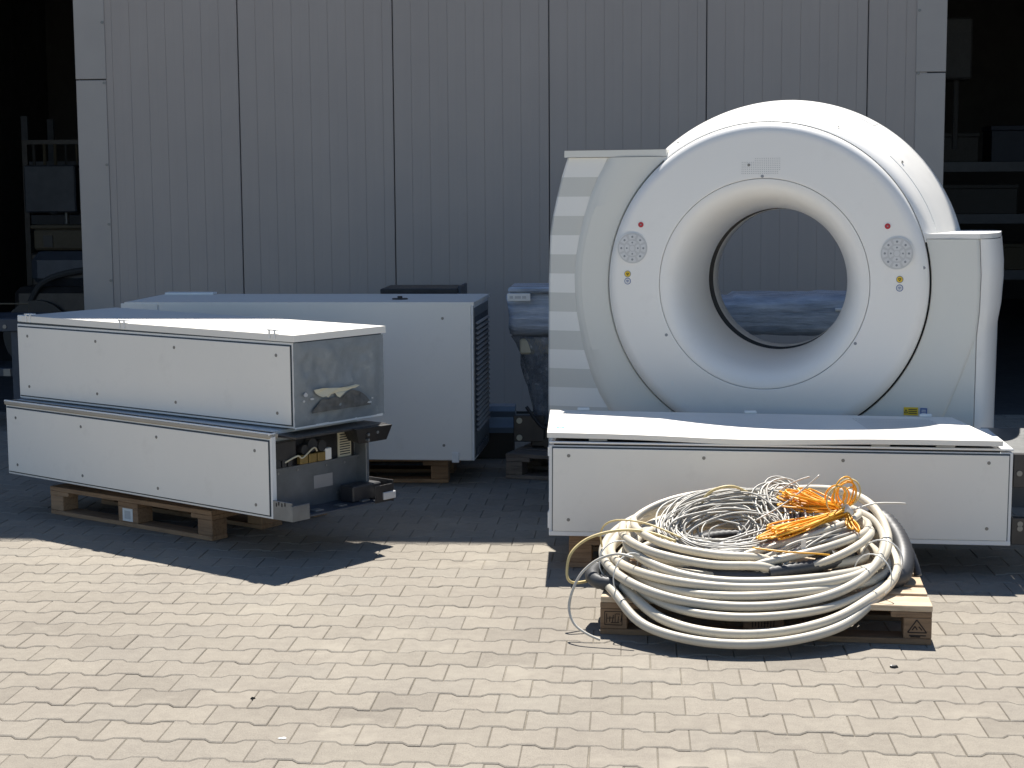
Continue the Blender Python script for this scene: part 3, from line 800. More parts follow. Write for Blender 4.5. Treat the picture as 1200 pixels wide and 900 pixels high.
def circ_in(z, r):
    d = r * r - (z - ZC) ** 2
    return sqrt(d) if d > 0 else 0.0
TZL = [0, .2, .38, .548, .629, .726, .854, .952, 1.031, 1.144, 1.225, 1.319, 1.416, 1.513, 1.607, 1.701, 1.797]
TUL = [.30, .52, .67, .782, .832, .873, .913, .933, .948, .958, .960, .952, .935, .911, .881, .842, .789]
EZL = [0, .516, .8, 1.188, 1.423, 1.517, 1.61, 1.707, 1.804]
EUL = [1.105, 1.103, 1.102, 1.098, 1.090, 1.075, 1.054, 1.029, .998]
def strips(zs, cols, mi=None):
    """cols(z) -> list of (u, v); joins rows into a sheet"""
    b = MB(); vs = []; fs = []; n = None
    for z in zs:
        c = cols(z); n = len(c)
        for u, v in c: vs.append((u, v, z))
    for j in range(len(zs) - 1):
        for i in range(n - 1):
            a = j * n + i; fs.append((a, a + 1, a + n + 1, a + n))
    b.add(vs, fs)
    if mi:
        k = 0
        for j in range(len(zs) - 1):
            for i in range(n - 1): b.m[k] = mi(0.5 * (zs[j] + zs[j + 1])); k += 1
    return b
RS = R0 + .0085
zsl = [0.06 + (1.803 - .06) * k / 120 for k in range(121)]
def colL(z):
    ui = circ_in(z, RS); ua = lerp_tab(z, TZL, TUL)
    ui = min(ui, ua - .02); out = []
    # slightly crowned inner shell that rolls over at its outer edge
    out += [(-ui, .06), (-ui, .008), (-ui - .004, .002)]
    for k in (.25, .5, .75): out.append((-(ui + (ua - ui) * k), -.004 + .004 * (2 * k - 1) ** 2))
    out += [(-ua + .050, .0), (-ua + .034, .003), (-ua + .018, .010), (-ua + .004, .022)]
    return [(u, v) for u, v in out][::-1]
strips(zsl, colL).build('side_cover', M['gan2'], sc_t, 40)
stripe_z = [1.803] + [1.708 - .0956 * k for k in range(19)]
zst = sorted(set([0.06] + [z for z in stripe_z if z > .06] + [0.06 + (1.803 - .06) * k / 60 for k in range(61)]))
def colS(z):
    ua = lerp_tab(z, TZL, TUL) ; ue = lerp_tab(z, EZL, EUL)
    return [(-ue + .04, .76), (-ue, .70), (-ue, .05), (-ue + .004, .036), (-ue + .014, .026), (-ua - .05, .020), (-ua - .012, .020), (-ua + .004, .0225)]
def stripe_of(z):
    for k in range(len(stripe_z) - 1):
        if stripe_z[k + 1] <= z <= stripe_z[k]: return k % 2
    return 0
strips(zst, colS, stripe_of).build('striped_panel', [M['str1'], M['str2']], sc_t, 40)
# cap on the left shoulder
def prism(poly, z0, z1):
    b = MB(); n = len(poly)
    return b.add([(u, v, z0) for u, v in poly] + [(u, v, z1) for u, v in poly], [tuple(range(n))[::-1], tuple(range(n, 2 * n))] + [(i, (i + 1) % n, n + (i + 1) % n, n + i) for i in range(n)])
cap = MB()
cp0 = [(-1.002, .004), (-.486, .004), (-.486, .03), (-.45, .74), (-.97, .74), (-1.004, .70)]
prism(cp0, 1.805, 1.838).build('shoulder_cap', M['gan2'], sc_t)
# right side
TZR = [.06, .2, .4, .578, .75, .932, .96, 1.42]
TUR = [.50, .60, .735, .852, .918, .979, .990, 1.02]
EZR = [0, .55, .956, 1.071, 1.241, 1.411]
EUR = [.983, .983, .985, .996, .999, .989]
OZR = [0, .513, .812, .977, 1.072, 1.203, 1.285, 1.439]
OUR = [1.063, 1.063, 1.066, 1.068, 1.083, 1.091, 1.090, 1.074]
zsr = [0.06 + (1.405 - .06) * k / 100 for k in range(101)]
def colR(z):
    ui = circ_in(z, RS); ue = lerp_tab(z, EZR, EUR); ua = min(lerp_tab(z, TZR, TUR), ue - .004)
    ui = min(ui, ua - .03)
    return [(ui, .06), (ui, .008), (ui + .004, .002), (ui + (ua - ui) * .5, -.003), (ua - .014, .003), (ua - .005, .007), (ua, .017)]
strips(zsr, colR).build('side_cover', M['gan2'], sc_t, 40)
def colR2(z):
    ue = lerp_tab(z, EZR, EUR); ua = min(lerp_tab(z, TZR, TUR), ue - .004); uo = lerp_tab(z, OZR, OUR)
    return [(ua - .002, .0175), (ua + .0, .015), (ue - .003, .015), (ue, .022)]
strips(zsr, colR2).build('lower_cover', M['gan2'], sc_t, 40)
def colR3(z):
    ue = lerp_tab(z, EZR, EUR); uo = lerp_tab(z, OZR, OUR)
    return [(ue - .002, .034), (ue + .003, .026), (ue + .010, .030)] + [(ue + .010 + (uo - ue - .010) * sin(k * pi / 12), .030 + .27 * (1 - cos(k * pi / 12))) for k in range(1, 7)] + [(uo, .70), (uo - .04, .76)]
strips(zsr, colR3).build('end_cover', M['gan'], sc_t, 40)
cp1 = [(.742, .004), (.98, .004), (.992, .012), (1.01, .05), (1.04, .12), (1.066, .22), (1.076, .32), (1.076, .66), (1.03, .74), (.70, .74)]
prism(cp1, 1.407, 1.430).build('shoulder_cap', M['gan'], sc_t)
MB().box(-1.06, 1.02, .1, .72, .0, .06).build('base_frame', M['steeld'], sc_t)
# back sheet around the bore
def colB(z, e, s):
    ui = circ_in(z, .63); return [(s * max(ui, .001), .758), (s * e, .758)]
strips([.06 + 1.74 * k / 60 for k in range(61)], lambda z: colB(z, lerp_tab(z, EZL, EUL) - .04, -1)).build('back_cover', M['gan2'], sc_t)
strips([.06 + 1.34 * k / 60 for k in range(61)], lambda z: colB(z, lerp_tab(z, OZR, OUR) - .04, 1)).build('back_cover', M['gan2'], sc_t)

def faceV(u, z):
    r_ = sqrt(u * u + (z - ZC) ** 2); k = (R0 - .062 - r_) / .0248
    if r_ > R0 - .062: return -.006 - .056 * sqrt(max(0, 1 - ((r_ - R0 + .062) / .062) ** 2))
    return -.062 - max(0, k) * .0017
def control_pad(u, z):
    v = faceV(u, z) + .0005
    p = MB().cyl((u, v, z), (0, -1, 0), .078, .004, 48).build('control_pad', M['white'], sc_t, 40)
    MB().cyl((u, v - .0042, z), (0, -1, 0), .074, .003, 48).build('pad_face', M['padgrey'], p, 40)
    def sector(r0, r1, a0, a1, mat, nm, h=.002):
        b = MB(); n = 8; vs = []
        for y in (v - .0073, v - .0073 - h):
            for k in range(n + 1):
                a = a0 + (a1 - a0) * k / n
                vs.append((u + r0 * sin(a), y, z + r0 * cos(a))); vs.append((u + r1 * sin(a), y, z + r1 * cos(a)))
        o = 2 * (n + 1); fs = []
        for k in range(n):
            i = 2 * k
            fs += [(o + i, o + i + 1, o + i + 3, o + i + 2), (i + 1, i + 3, o + i + 3, o + i + 1), (i, o + i, o + i + 2, i + 2)]
        fs += [(0, 1, o + 1, o), (2 * n, o + 2 * n, o + 2 * n + 1, 2 * n + 1)]
        b.add(vs, fs).build(nm, mat, p)
    for k in range(8):
        a = k * pi / 4
        sector(.044, .067, a - .30, a + .30, M['padbtn'], 'button')
        MB().cyl((u + .055 * sin(a), v - .0094, z + .055 * cos(a)), (0, -1, 0), .0055, .0006, 10).build('button_mark', M['paddark'], p)
    for k in range(4):
        a = k * pi / 2
        sector(.017, .037, a - .62, a + .62, M['padbtn'], 'button')
        MB().cyl((u + .0275 * sin(a), v - .0094, z + .0275 * cos(a)), (0, -1, 0), .0045, .0006, 8).build('button_mark', M['paddark'], p)
    MB().cyl((u, v - .0073, z), (0, -1, 0), .013, .0025, 16).build('button', M['padbtn'], p)
def round_mark(u, z, r, mat, nm, ringm):
    v = faceV(u, z) + .0005
    o = MB().cyl((u, v, z), (0, -1, 0), r, .002, 24).build(nm, ringm, sc_t, 40)
    MB().cyl((u, v - .0021, z), (0, -1, 0), r * .8, .002, 24).build('face', mat, o, 40)
    return o, v
for (u, z) in ((-.638, 1.361), (.623, 1.341)): control_pad(u, z)
for (u, z) in ((-.597, 1.475), (.578, 1.467)):
    o, v = round_mark(u, z, .0165, M['red'], 'stop_button', M['white'])
    MB().cyl((u, v - .0043, z), (0, -1, 0), .0035, .001, 10).build('symbol', M['paddark'], o)
for (u, z, col, rg) in ((-.663, 1.235, 'yellow', 'paddark'), (.638, 1.220, 'yellow', 'paddark'), (-.663, 1.200, 'padbtn', 'blue'), (.638, 1.180, 'padbtn', 'blue')):
    o, v = round_mark(u, z, .0165, M[col], 'warning_mark' if col == 'yellow' else 'start_mark', M[rg])
    if col == 'yellow': strokes([(-.006, .004, .006, .004), (.006, .004, 0, -.007), (0, -.007, -.006, .004)], .0028).build('symbol', M['black'], o, loc=(u, v - .0042, z))
    else: strokes([(0, -.006, 0, .006), (-.005, -.002, -.005, .005), (.005, -.002, .005, .005)], .0026).build('symbol', M['blue'], o, loc=(u, v - .0042, z))
# speaker holes
sp = MB()
for i in range(21):
    for j in range(9):
        u = -.104 + i * .0089; z = 1.717 + j * .0088
        if i < 7 and j > 6: continue
        if i > 19 and j < 2: continue
        v = faceV(u, z) - .0002
        sp.cyl((u, v + .002, z), (0, -1, 0), .0019, .0026, 6)
sp.build('speaker_holes', M['hole'], sc_t)
u, z = -.072, 1.757; v = faceV(u, z)
MB().cyl((u, v, z), (0, -1, 0), .007, .0022, 10).build('speaker_screw', M['screw'], sc_t)
for (u, z) in ((-.467, .94), (.44, .917), (-.007, 1.703), (.745, 1.274)):
    MB().cyl((u, faceV(u, z) + .001, z), (0, -1, 0), .0075, .003, 12).build('fixing_hole', M['paddark'], sc_t)
b = MB().box(-.443, -.431, faceV(-.437, .70) - .0015, faceV(-.437, .70) + .001, .69, .715).build('chip_mark', M['white'], sc_t)
yl = MB().box(.664, .730, -.0065, -.001, .575, .613, .001).build('warning_label', M['yellow'], sc_t)
for k in range(3): MB().box(.686, .725, -.0072, -.0066, .583 + k * .009, .587 + k * .009).build('print_line', M['blackp'], yl)
strokes([(-.007, -.008, .007, -.008), (.007, -.008, 0, .008), (0, .008, -.007, -.008)], .003).build('symbol', M['blackp'], yl, loc=(.675, -.0066, .594))
bl = MB().box(.740, .772, -.0065, -.001, .577, .611, .001).build('info_label', M['blue'], sc_t)
for k in range(3): MB().box(.746, .766, -.0072, -.0066, .584 + k * .008, .587 + k * .008).build('print_line', M['white'], bl)

# ------------------------------------------------------------------ film wrapped table behind
t = thing('wrapped_table', 'patient table wrapped in wrinkled stretch film standing behind the ring scanner', 'table', (-.72, 9.45, 0))
def loft(sections, closed=True):
    b = MB(); n = len(sections[0]); vs = []; fs = []
    for s_ in sections: vs += s_
    for j in range(len(sections) - 1):
        for i in range(n):
            k = (i + 1) % n; fs.append((j * n + i, j * n + k, (j + 1) * n + k, (j + 1) * n + i))
    fs.append(tuple(range(n))[::-1]); fs.append(tuple(range((len(sections) - 1) * n, len(sections) * n)))
    return b.add(vs, fs)
secs = []
for j in range(70):
    x = 2.15 * j / 69; s_ = []
    top = 1.045 + (.03 if x < .25 else 0) - (.02 if .5 < x < 1.3 else 0); bot = .80
    taper = 1 - .10 * (j == 0)
    for k in range(28):
        a = 2 * pi * k / 28
        cx_, cz_ = cos(a), sin(a)
        e = lambda q: math.copysign(abs(q) ** .45, q)
        y = .28 + .29 * e(cx_) * taper; z = (top + bot) / 2 + (top - bot) / 2 * e(cz_) * taper
        w_ = .014 * NOISE.noise((x * 2.5, y * 9, z * 16)) + .008 * NOISE.noise((x * 14, y * 20, z * 20))
        s_.append((x + (.02 * NOISE.noise((y * 9, z * 9, 1)) if j in (0, 69) else 0), y + w_ * cx_ * 1.6, z + w_))
    secs.append(s_)
loft(secs).build('film_wrapped_top', M['film'], t, 60)
secs = []
for j in range(40):
    z = .80 - .62 * j / 39; s_ = []; k_ = j / 39
    x0 = .0 + .16 * k_ ** .7; x1 = .95 - .1 * k_; y0 = .02 + .05 * k_; y1 = .54 - .05 * k_
    for i in range(44):
        a = 2 * pi * i / 44; e = lambda q: math.copysign(abs(q) ** .5, q)
        x = (x0 + x1) / 2 + (x1 - x0) / 2 * e(cos(a)); y = (y0 + y1) / 2 + (y1 - y0) / 2 * e(sin(a))
        w_ = .03 * NOISE.noise((x * 12, y * 12, z * 3)) + .015 * NOISE.noise((x * 30, y * 30, z * 8))
        s_.append((x + w_ * cos(a), y + w_ * sin(a), z))
    secs.append(s_)
loft(secs).build('film_drape', M['filmc'], t, 60)
MB().box(.25, .85, .1, .5, .30, .78, .02).build('lift_column', M['steeld'], t)
MB().box(.12, 1.0, .08, .5, .15, .29, .01).build('base_frame', M['steeld'], t)
MB().box(.12, .55, .06, .09, .70, .735, .004).build('trim_bar', M['ring'], t)
MB().box(.06, .42, .05, .08, .70, .79, .01).build('pale_panel', M['cream'], t)
lbp = MB().box(-.004, .13, -.04, -.032, 1.015, 1.06, .003).build('paper_label', M['white'], t)
for (x0, x1) in ((.01, .03), (.04, .075), (.082, .105)): MB().box(x0, x1, -.042, -.0404, 1.03, 1.045).build('label_print', M['padgrey'], lbp)
MB().box(.0, .9, -.03, .4, 1.062, 1.095, .01).build('folded_film', M['film'], t)
fp = MB().box(.02, .20, .06, .10, .185, .34, .004).build('bracket_plate', M['steeld'], t)
for z in (.21, .31): MB().cyl((.055, .06, z), (0, -1, 0), .017, .008, 14).build('bolt', M['cream'], fp)
for k in range(7): MB().cyl((.22 + k * .05, .10, .18 + .05 * (k % 3)), (0, -1, 0), .03, .05, 10).build('gear', M['steeld'], t)
MB().tube(spline([(.1, .0, .4), (.2, -.02, .28), (.3, 0, .3), (.4, -.02, .2)], 6), .010, 8).build('hose', M['blackp'], t)
tb = MB(); tb.cyl((1.86, -.02, .962), (1, 0, .015), .010, .5, 10); tb.build('white_tube', M['white'], t)
# smooth trough beside the table base
t = thing('metal_trough', 'smooth blue grey metal trough lying on the ground beside the tall rear cabinet', 'trough', (-.95, 10.0, 0))
secs = []
pr = [(-.0, .165), (-.01, .20), (.015, .235), (.02, .26), (-.01, .30), (.0, .33), (.10, .335), (.12, .17)]
b = MB()
secs = [[(x, y, z) for y, z in pr] for x in (-.3, .225)]
loft(secs).build('body', M['trough'], t, 30)
MB().box(-.29, .215, .03, .11, 0, .166).build('foot_or_shade_block', M['black'], t)  # black block painted in as the dark shade beneath the trough

# ------------------------------------------------------------------ cables on the front pallet
CX, CY = .435, 6.27
def coil_pts(rx, ryf, ryb, zf, zb, seed, wob=.012, zs=0.0, n=96, cx=CX, cy=CY, turns=None):
    rnd = random.Random(seed); ph = [rnd.uniform(0, 2 * pi) for _ in range(6)]; out = []
    for k in range(n):
        a = 2 * pi * k / n
        s = sin(a); w_ = ((1 - s) / 2) ** 1.7
        r1 = rx + wob * sin(2 * a + ph[0]) + wob * .6 * sin(3 * a + ph[1])
        r2 = (ryf if s < 0 else ryb) + wob * sin(2 * a + ph[2]) * .8 + wob * .5 * sin(5 * a + ph[5]) * .5
        z = zb + (zf - zb) * w_ + wob * .9 * sin(2 * a + ph[3]) * (1 - .8 * w_) + wob * .5 * sin(3 * a + ph[4]) * (1 - .8 * w_) + zs * cos(a)
        out.append(Vector((cx + r1 * cos(a), cy + r2 * s, max(z, .020))))
    return out
cc = thing('cable_coil', 'big coil of thick grey white cables slumped over the front of the light pallet', 'cables', (0, 0, 0))
cr = .0195
rndc = random.Random(21)
spec = [
    # left x, right x, front y, front z, back y, back z, side z, twist
    (-.128, .985, 5.695, .045, 6.74, .300, .215, .00), (-.095, 1.000, 5.735, .075, 6.78, .335, .255, .02), (-.060, .955, 5.775, .128, 6.72, .250, .200, -.03),
    (-.115, .970, 5.800, .158, 6.76, .375, .300, .03), (-.030, .930, 5.835, .180, 6.70, .340, .240, -.02), (-.085, .990, 5.865, .205, 6.80, .395, .310, .04),
    (-.010, .940, 5.890, .228, 6.74, .300, .275, -.03), (-.045, .905, 5.955, .236, 6.66, .410, .330, .03), (.015, .880, 6.010, .250, 6.68, .360, .270, .00),
    (-.100, .960, 5.890, .185, 6.82, .285, .180, .05)]
def coil2(xl, xr, yf, zf, yb, zb, zs, tw, seed, n=120):
    rnd = random.Random(seed); ph = [rnd.uniform(0, 2 * pi) for _ in range(6)]; out = []
    am = rnd.uniform(.010, .024); cx_ = (xl + xr) / 2; cy_ = 6.27 + rnd.uniform(-.03, .03)
    X = []
    for k in range(n):
        a = 2 * pi * k / n; s = sin(a); w_ = ((1 - s) / 2) ** 2.0
        r1 = (xr - xl) / 2 + am * .6 * sin(2 * a + ph[0]) + am * .5 * sin(3 * a + ph[1])
        y = cy_ + ((cy_ - yf) if s < 0 else (yb - cy_)) * s + am * .5 * sin(3 * a + ph[2])
        # the slack hangs a little left of the middle
        x = cx_ + r1 * cos(a) - .060 * max(0, -s) ** 2
        z = zs + (zf - zs) * w_ + (zb - zs) * max(0, s) ** 1.3
        z += tw * cos(a) * (1 - w_) + am * 1.2 * sin(2 * a + ph[3]) * (1 - .8 * w_) + am * .8 * sin(3 * a + ph[4]) * (1 - .8 * w_)
        if y > 5.915: z = max(z, .166)
        X.append([x, y, max(z, .020)])
    for it in range(14):
        Z = [q[2] for q in X]
        for k in range(n): X[k][2] = .25 * Z[k - 1] + .5 * Z[k] + .25 * Z[(k + 1) % n]
    return [Vector(q) for q in X]
cr = .0175
for i, q in enumerate(spec):
    pts = coil2(*q, 140 + i)
    MB().tube(pts, cr * (1.0, 1.06, .88, 1.02, .94)[i % 5], 12, True).build('cable', M['cable'] if i % 3 else M['cable2'], cc, 179)
def loose(pts, r, mat, nm='cable', par=cc, n=10):
    P = spline(pts, 10); N = len(P)
    return MB().tube(P, lambda i: r * min(1.0, .35 + (N - 1 - i) * .09), n).build(nm, mat, par, 179)
loose([(-.04, 6.36, .335), (-.03, 6.18, .325), (.08, 6.03, .300), (.28, 5.955, .275), (.46, 5.965, .268), (.56, 5.98, .245)], .0165, M['cable'])
loose([(.0, 6.40, .35), (.02, 6.22, .345), (.12, 6.08, .322), (.30, 6.00, .302), (.46, 6.01, .290), (.55, 6.02, .262)], .0155, M['cable'])
loose([(.88, 6.5, .35), (.905, 6.34, .352), (.86, 6.20, .340), (.70, 6.06, .315), (.52, 5.99, .285), (.40, 5.97, .26)], .0150, M['cable2'])
loose([(.82, 6.6, .38), (.88, 6.42, .385), (.82, 6.27, .375), (.66, 6.15, .345), (.48, 6.08, .305), (.36, 6.05, .28)], .0130, M['cable'])
# black corrugated hoses
hz = thing('black_hose', 'black corrugated hose coiled inside and under the thick grey cables', 'hose', (0, 0, 0))
def hose(pts, r, par, nm='hose', pitch=2):
    p = spline(pts, 1, False) if False else pts
    return MB().tube(p, lambda i: r * (1.0 if (i // 1) % 2 else .90), 14).build(nm, M['hose'], par, 60)
def dens(pts, step):
    P = spline(pts, 40); out = [P[0]]; acc = 0
    for a, b in zip(P, P[1:]):
        acc += (b - a).length
        if acc >= step: out.append(b); acc = 0
    return out
hp = []
for k in range(0, 34):
    a = radians(150 + k * 22); rr_ = .365 + .02 * sin(k * .7) - .0018 * k
    hp.append((CX + rr_ * cos(a), CY + rr_ * .92 * sin(a), .178 + .0022 * k + .010 * sin(k * 1.3)))
hose(dens(hp, .010), .027, hz)
hose(dens([(CX - .36, CY - .05, .275), (CX - .28, CY - .13, .285), (CX - .16, CY - .19, .285), (CX - .02, CY - .22, .28)], .010), .024, hz)
hose(dens([(CX + .06, CY - .31, .245), (CX + .18, CY - .27, .255), (CX + .30, CY - .2, .262), (CX + .38, CY - .1, .27)], .010), .024, hz)
hr = thing('black_hose_end', 'thick black hose end hanging off the right side of the cable coil', 'hose', (0, 0, 0))
hose(dens([(CX + .40, CY + .33, .28), (CX + .53, CY + .27, .335), (CX + .585, CY + .18, .30), (CX + .605, CY + .06, .235), (CX + .575, CY - .06, .185), (CX + .50, CY - .12, .172)], .009), .041, hr)
hose(dens([(CX + .56, CY + .22, .33), (CX + .62, CY + .17, .28), (CX + .655, CY + .12, .20), (CX + .67, CY + .09, .14)], .009), .016, hr)
MB().cyl((CX + .52, CY + .275, .345), (-.5, -.3, .6), .026, .02, 16).build('end_cap', M['blackp'], hr)
hl = thing('black_hose_end', 'black hose end poking out at the left corner of the light pallet', 'hose', (0, 0, 0))
hose(dens([(CX - .30, CY - .20, .172), (CX - .44, CY - .22, .172), (CX - .555, CY - .20, .176), (CX - .59, CY - .13, .185), (CX - .575, CY - .03, .19)], .009), .028, hl)

# thin grey wires
wb = thing('wire_bundle', 'tangled bundle of thin grey wires piled on top of the cable coil', 'wires', (0, 0, 0))
rnd = random.Random(5)
for i in range(80):
    ang = radians(rnd.gauss(6, 5)); big = i < 60
    rx = rnd.uniform(.20, .29) if big else rnd.uniform(.09, .22); ry = rnd.uniform(.11, .205) if big else rnd.uniform(.05, .12)
    cx_ = .385 + rnd.gauss(0, .014) - (0 if big else rnd.uniform(0, .09)); cy_ = 6.285 + rnd.gauss(0, .02) - (0 if big else rnd.uniform(-.02, .06)); zt = (.335 if big else .318) + .05 * rnd.random()
    ph = [rnd.uniform(0, 6.28) for _ in range(5)]; pts = []
    am = rnd.uniform(.003, .010); tl = rnd.uniform(.055, .09) * (1 if big else .7)
    for k in range(56):
        a = 2 * pi * k / 56
        x = rx * cos(a) + am * sin(3 * a + ph[0]); y = ry * sin(a) + am * sin(2 * a + ph[1])
        z = zt + tl * sin(a) + .022 * cos(a) + am * .8 * sin(2 * a + ph[2]) + am * .4 * sin(5 * a + ph[3])
        pts.append((cx_ + x * cos(ang) - y * sin(ang), cy_ + x * sin(ang) + y * cos(ang), z))
    MB().tube(pts, rnd.choice((.0030, .0036, .0042)), 6, True).build('wire', M['wire2'] if i % 3 == 0 else M['wire'], wb, 179)
for i in range(20):   # strands fanning from the tie down to the lower left
    off = rnd.gauss(0, .030)
    K_ = Vector((.80 + rnd.gauss(0, .02), 6.22 + off, .355 + rnd.gauss(0, .010)))
    E_ = Vector((.47 + rnd.gauss(.02, .05), 6.03 + off * .8, .262 + rnd.gauss(0, .008)))
    Mi = (K_ + E_) / 2 + Vector((0, rnd.gauss(-.012, .008), rnd.gauss(.015, .008)))
    MB().tube(spline([K_ + Vector((.06, .09, -.02)), K_, Mi, E_, E_ + Vector((-.06, .0, -.02))], 7), rnd.choice((.0036, .0045, .0055)), 6).build('wire', M['wire2'] if i % 4 == 0 else M['wire'], wb, 179)
for i in range(12):   # loops folding over the back right of the bundle
    pts = []; ph = rnd.uniform(0, 6.28)
    c_ = Vector((.585 + rnd.gauss(0, .018), 6.36 + rnd.gauss(0, .02), .395 + rnd.gauss(0, .010)))
    rx, ry = rnd.uniform(.055, .095), rnd.uniform(.10, .17)
    for k in range(34):
        a = 2 * pi * k / 34
        pts.append(c_ + Vector((rx * cos(a) + .008 * sin(3 * a + ph), ry * sin(a), .05 * sin(a) + .045 * abs(sin(a / 2 + .6)) + .006 * sin(2 * a + ph))))
    MB().tube(pts, .0036, 6, True).build('wire', M['wire2'] if i % 2 else M['wire'], wb, 179)
MB().tube(spline([(.46, 6.2, .39), (.55, 6.25, .43), (.64, 6.3, .485), (.715, 6.33, .545)], 6), .0032, 6).build('wire', M['wire2'], wb, 179)
MB().tube(spline([(.54, 6.40, .44), (.59, 6.42, .48), (.64, 6.43, .505), (.69, 6.44, .52)], 6), .0030, 6).build('wire', M['wire2'], wb, 179)
MB().tube(spline([(.84, 6.28, .42), (.92, 6.30, .440), (1.00, 6.30, .443), (1.04, 6.30, .441)], 6), .0038, 6).build('wire', M['wire2'], wb, 179)
MB().tube(spline([(.27, 6.42, .37), (.27, 6.38, .43), (.31, 6.37, .475), (.38, 6.38, .490), (.44, 6.40, .465), (.45, 6.43, .44), (.38, 6.45, .41), (.28, 6.42, .37)], 8), .0055, 8).build('wire', M['ywire'], wb, 179)
# orange wires
ob = thing('orange_wire_bundle', 'bundle of bright orange wires tied in the middle on the cable coil', 'wires', (0, 0, 0))
K0 = Vector((.815, 6.30, .412))
rnd = random.Random(11)
def teardrop(K, D, L, W, lift, jit, mat, r=.0030, par=ob):
    D = Vector(D).normalized(); S = Vector((-D.y, D.x, 0)).normalized(); pts = []
    j1, j2, j3 = rnd.uniform(-1, 1), rnd.uniform(-1, 1), rnd.uniform(-1, 1)
    for k in range(31):
        t_ = 2 * pi * k / 30
        al = L * (1 - cos(t_)) / 2; sd = W * sin(t_) * (.35 + .65 * (1 - cos(t_)) / 2)
        pts.append(K + D * al + S * (sd + jit * j1 * al) + Vector((0, 0, lift * sin(t_ / 2) ** 2 + jit * .5 * j2 * al + .006 * j3 * sin(t_ * 2))))
    MB().tube(pts, r, 6).build('wire', mat, par, 179)
for i in range(34):
    teardrop(K0 + Vector((rnd.gauss(0, .007), rnd.gauss(0, .007), rnd.gauss(0, .007))), (-.9, .42 + rnd.gauss(0, .18), 0), rnd.uniform(.17, .29), rnd.uniform(.015, .07), rnd.gauss(.030, .028), .10, M['orange'], .0036)
for i in range(30):
    teardrop(K0 + Vector((rnd.gauss(0, .007), rnd.gauss(0, .007), rnd.gauss(0, .007))), (-.78, -.50 + rnd.gauss(0, .09), 0), rnd.uniform(.24, .42), rnd.uniform(.008, .036), rnd.gauss(-.055, .014), .06, M['orange'], .0036)
for i in range(8):
    c_ = K0 + Vector((rnd.gauss(-.005, .02), rnd.gauss(.02, .02), rnd.uniform(.04, .075))); R_ = rnd.uniform(.030, .055); th = rnd.uniform(-.8, .8); pts = []
    for k in range(26):
        a = 2 * pi * k / 26
        pts.append(c_ + Vector((R_ * cos(a) * cos(th), R_ * cos(a) * sin(th), R_ * sin(a) * 1.1 + .2 * R_ * cos(a))))
    MB().tube(pts, .0034, 6, True).build('wire', M['orange'] if i % 4 else M['ywire'], ob, 179)
for i in range(6):
    teardrop(K0, (rnd.uniform(-.2, .3), -1 + rnd.gauss(0, .2), 0), rnd.uniform(.08, .16), .01, -.05, .05, M['orange'])
MB().tube(spline([(.44, 6.02, .325), (.55, 5.99, .318), (.66, 5.99, .312), (.72, 6.0, .305)], 8), .0036, 6).build('wire', M['orange'], ob, 179)
MB().tube([K0 + Vector((.012, .012, -.012)), K0 + Vector((-.012, -.012, .014))], .021, 10).build('tape', M['tie'], ob, 60)
MB().box(K0.x - .075, K0.x - .045, K0.y - .04, K0.y - .03, K0.z - .03, K0.z - .008, .002).build('tag', M['white'], ob)
# yellowish loop and pale wire leaving on the left
yw = thing('yellow_wire', 'yellowish wire looping out from the left side of the cable coil', 'wire', (0, 0, 0))
MB().tube(spline([(.16, 6.12, .325), (.05, 6.17, .350), (-.06, 6.18, .352), (-.17, 6.16, .325), (-.235, 6.12, .275), (-.250, 6.10, .205), (-.235, 6.09, .172), (-.19, 6.12, .165), (-.10, 6.2, .17)], 10), .0056, 8).build('wire', M['ywire'], yw, 179)
MB().tube(spline([(.18, 6.12, .34), (.06, 6.19, .375), (-.04, 6.22, .385), (-.10, 6.23, .37), (-.125, 6.24, .33), (-.12, 6.26, .27)], 10), .0035, 8).build('wire', M['ywire'], yw, 179)
pw = thing('pale_wire', 'pale thin wire curling down to the paving left of the light pallet', 'wire', (0, 0, 0))
MB().tube(spline([(-.0, 5.93, .305), (-.06, 5.95, .312), (-.13, 5.95, .29), (-.19, 5.94, .24), (-.225, 5.93, .17), (-.235, 5.92, .11), (-.215, 5.90, .06), (-.17, 5.88, .030), (-.12, 5.87, .010)], 10), .0050, 8).build('wire', M['wire2'], pw, 179)
# ties round the coil
for (x0, y0, z0, r_, az) in ((-.055, 6.13, .245, .078, 20), (-.01, 6.02, .215, .085, 42), (.93, 6.14, .255, .078, -20), (.88, 6.02, .225, .080, -40)):
    rd = Vector((cos(radians(az)), sin(radians(az)), 0)); ctr = Vector((x0, y0, z0)); pts = []
    for k in range(24):
        q = 2 * pi * k / 24; pts.append(ctr + rd * (r_ * cos(q)) + Vector((0, 0, r_ * 1.0 * sin(q))))
    MB().tube(pts, .0026, 6, True).build('cable_tie', M['tie'], cc, 179)
MB().box(.62, .638, 6.045, 6.0465, .315, .350).build('paper_flag', M['tie'], cc)

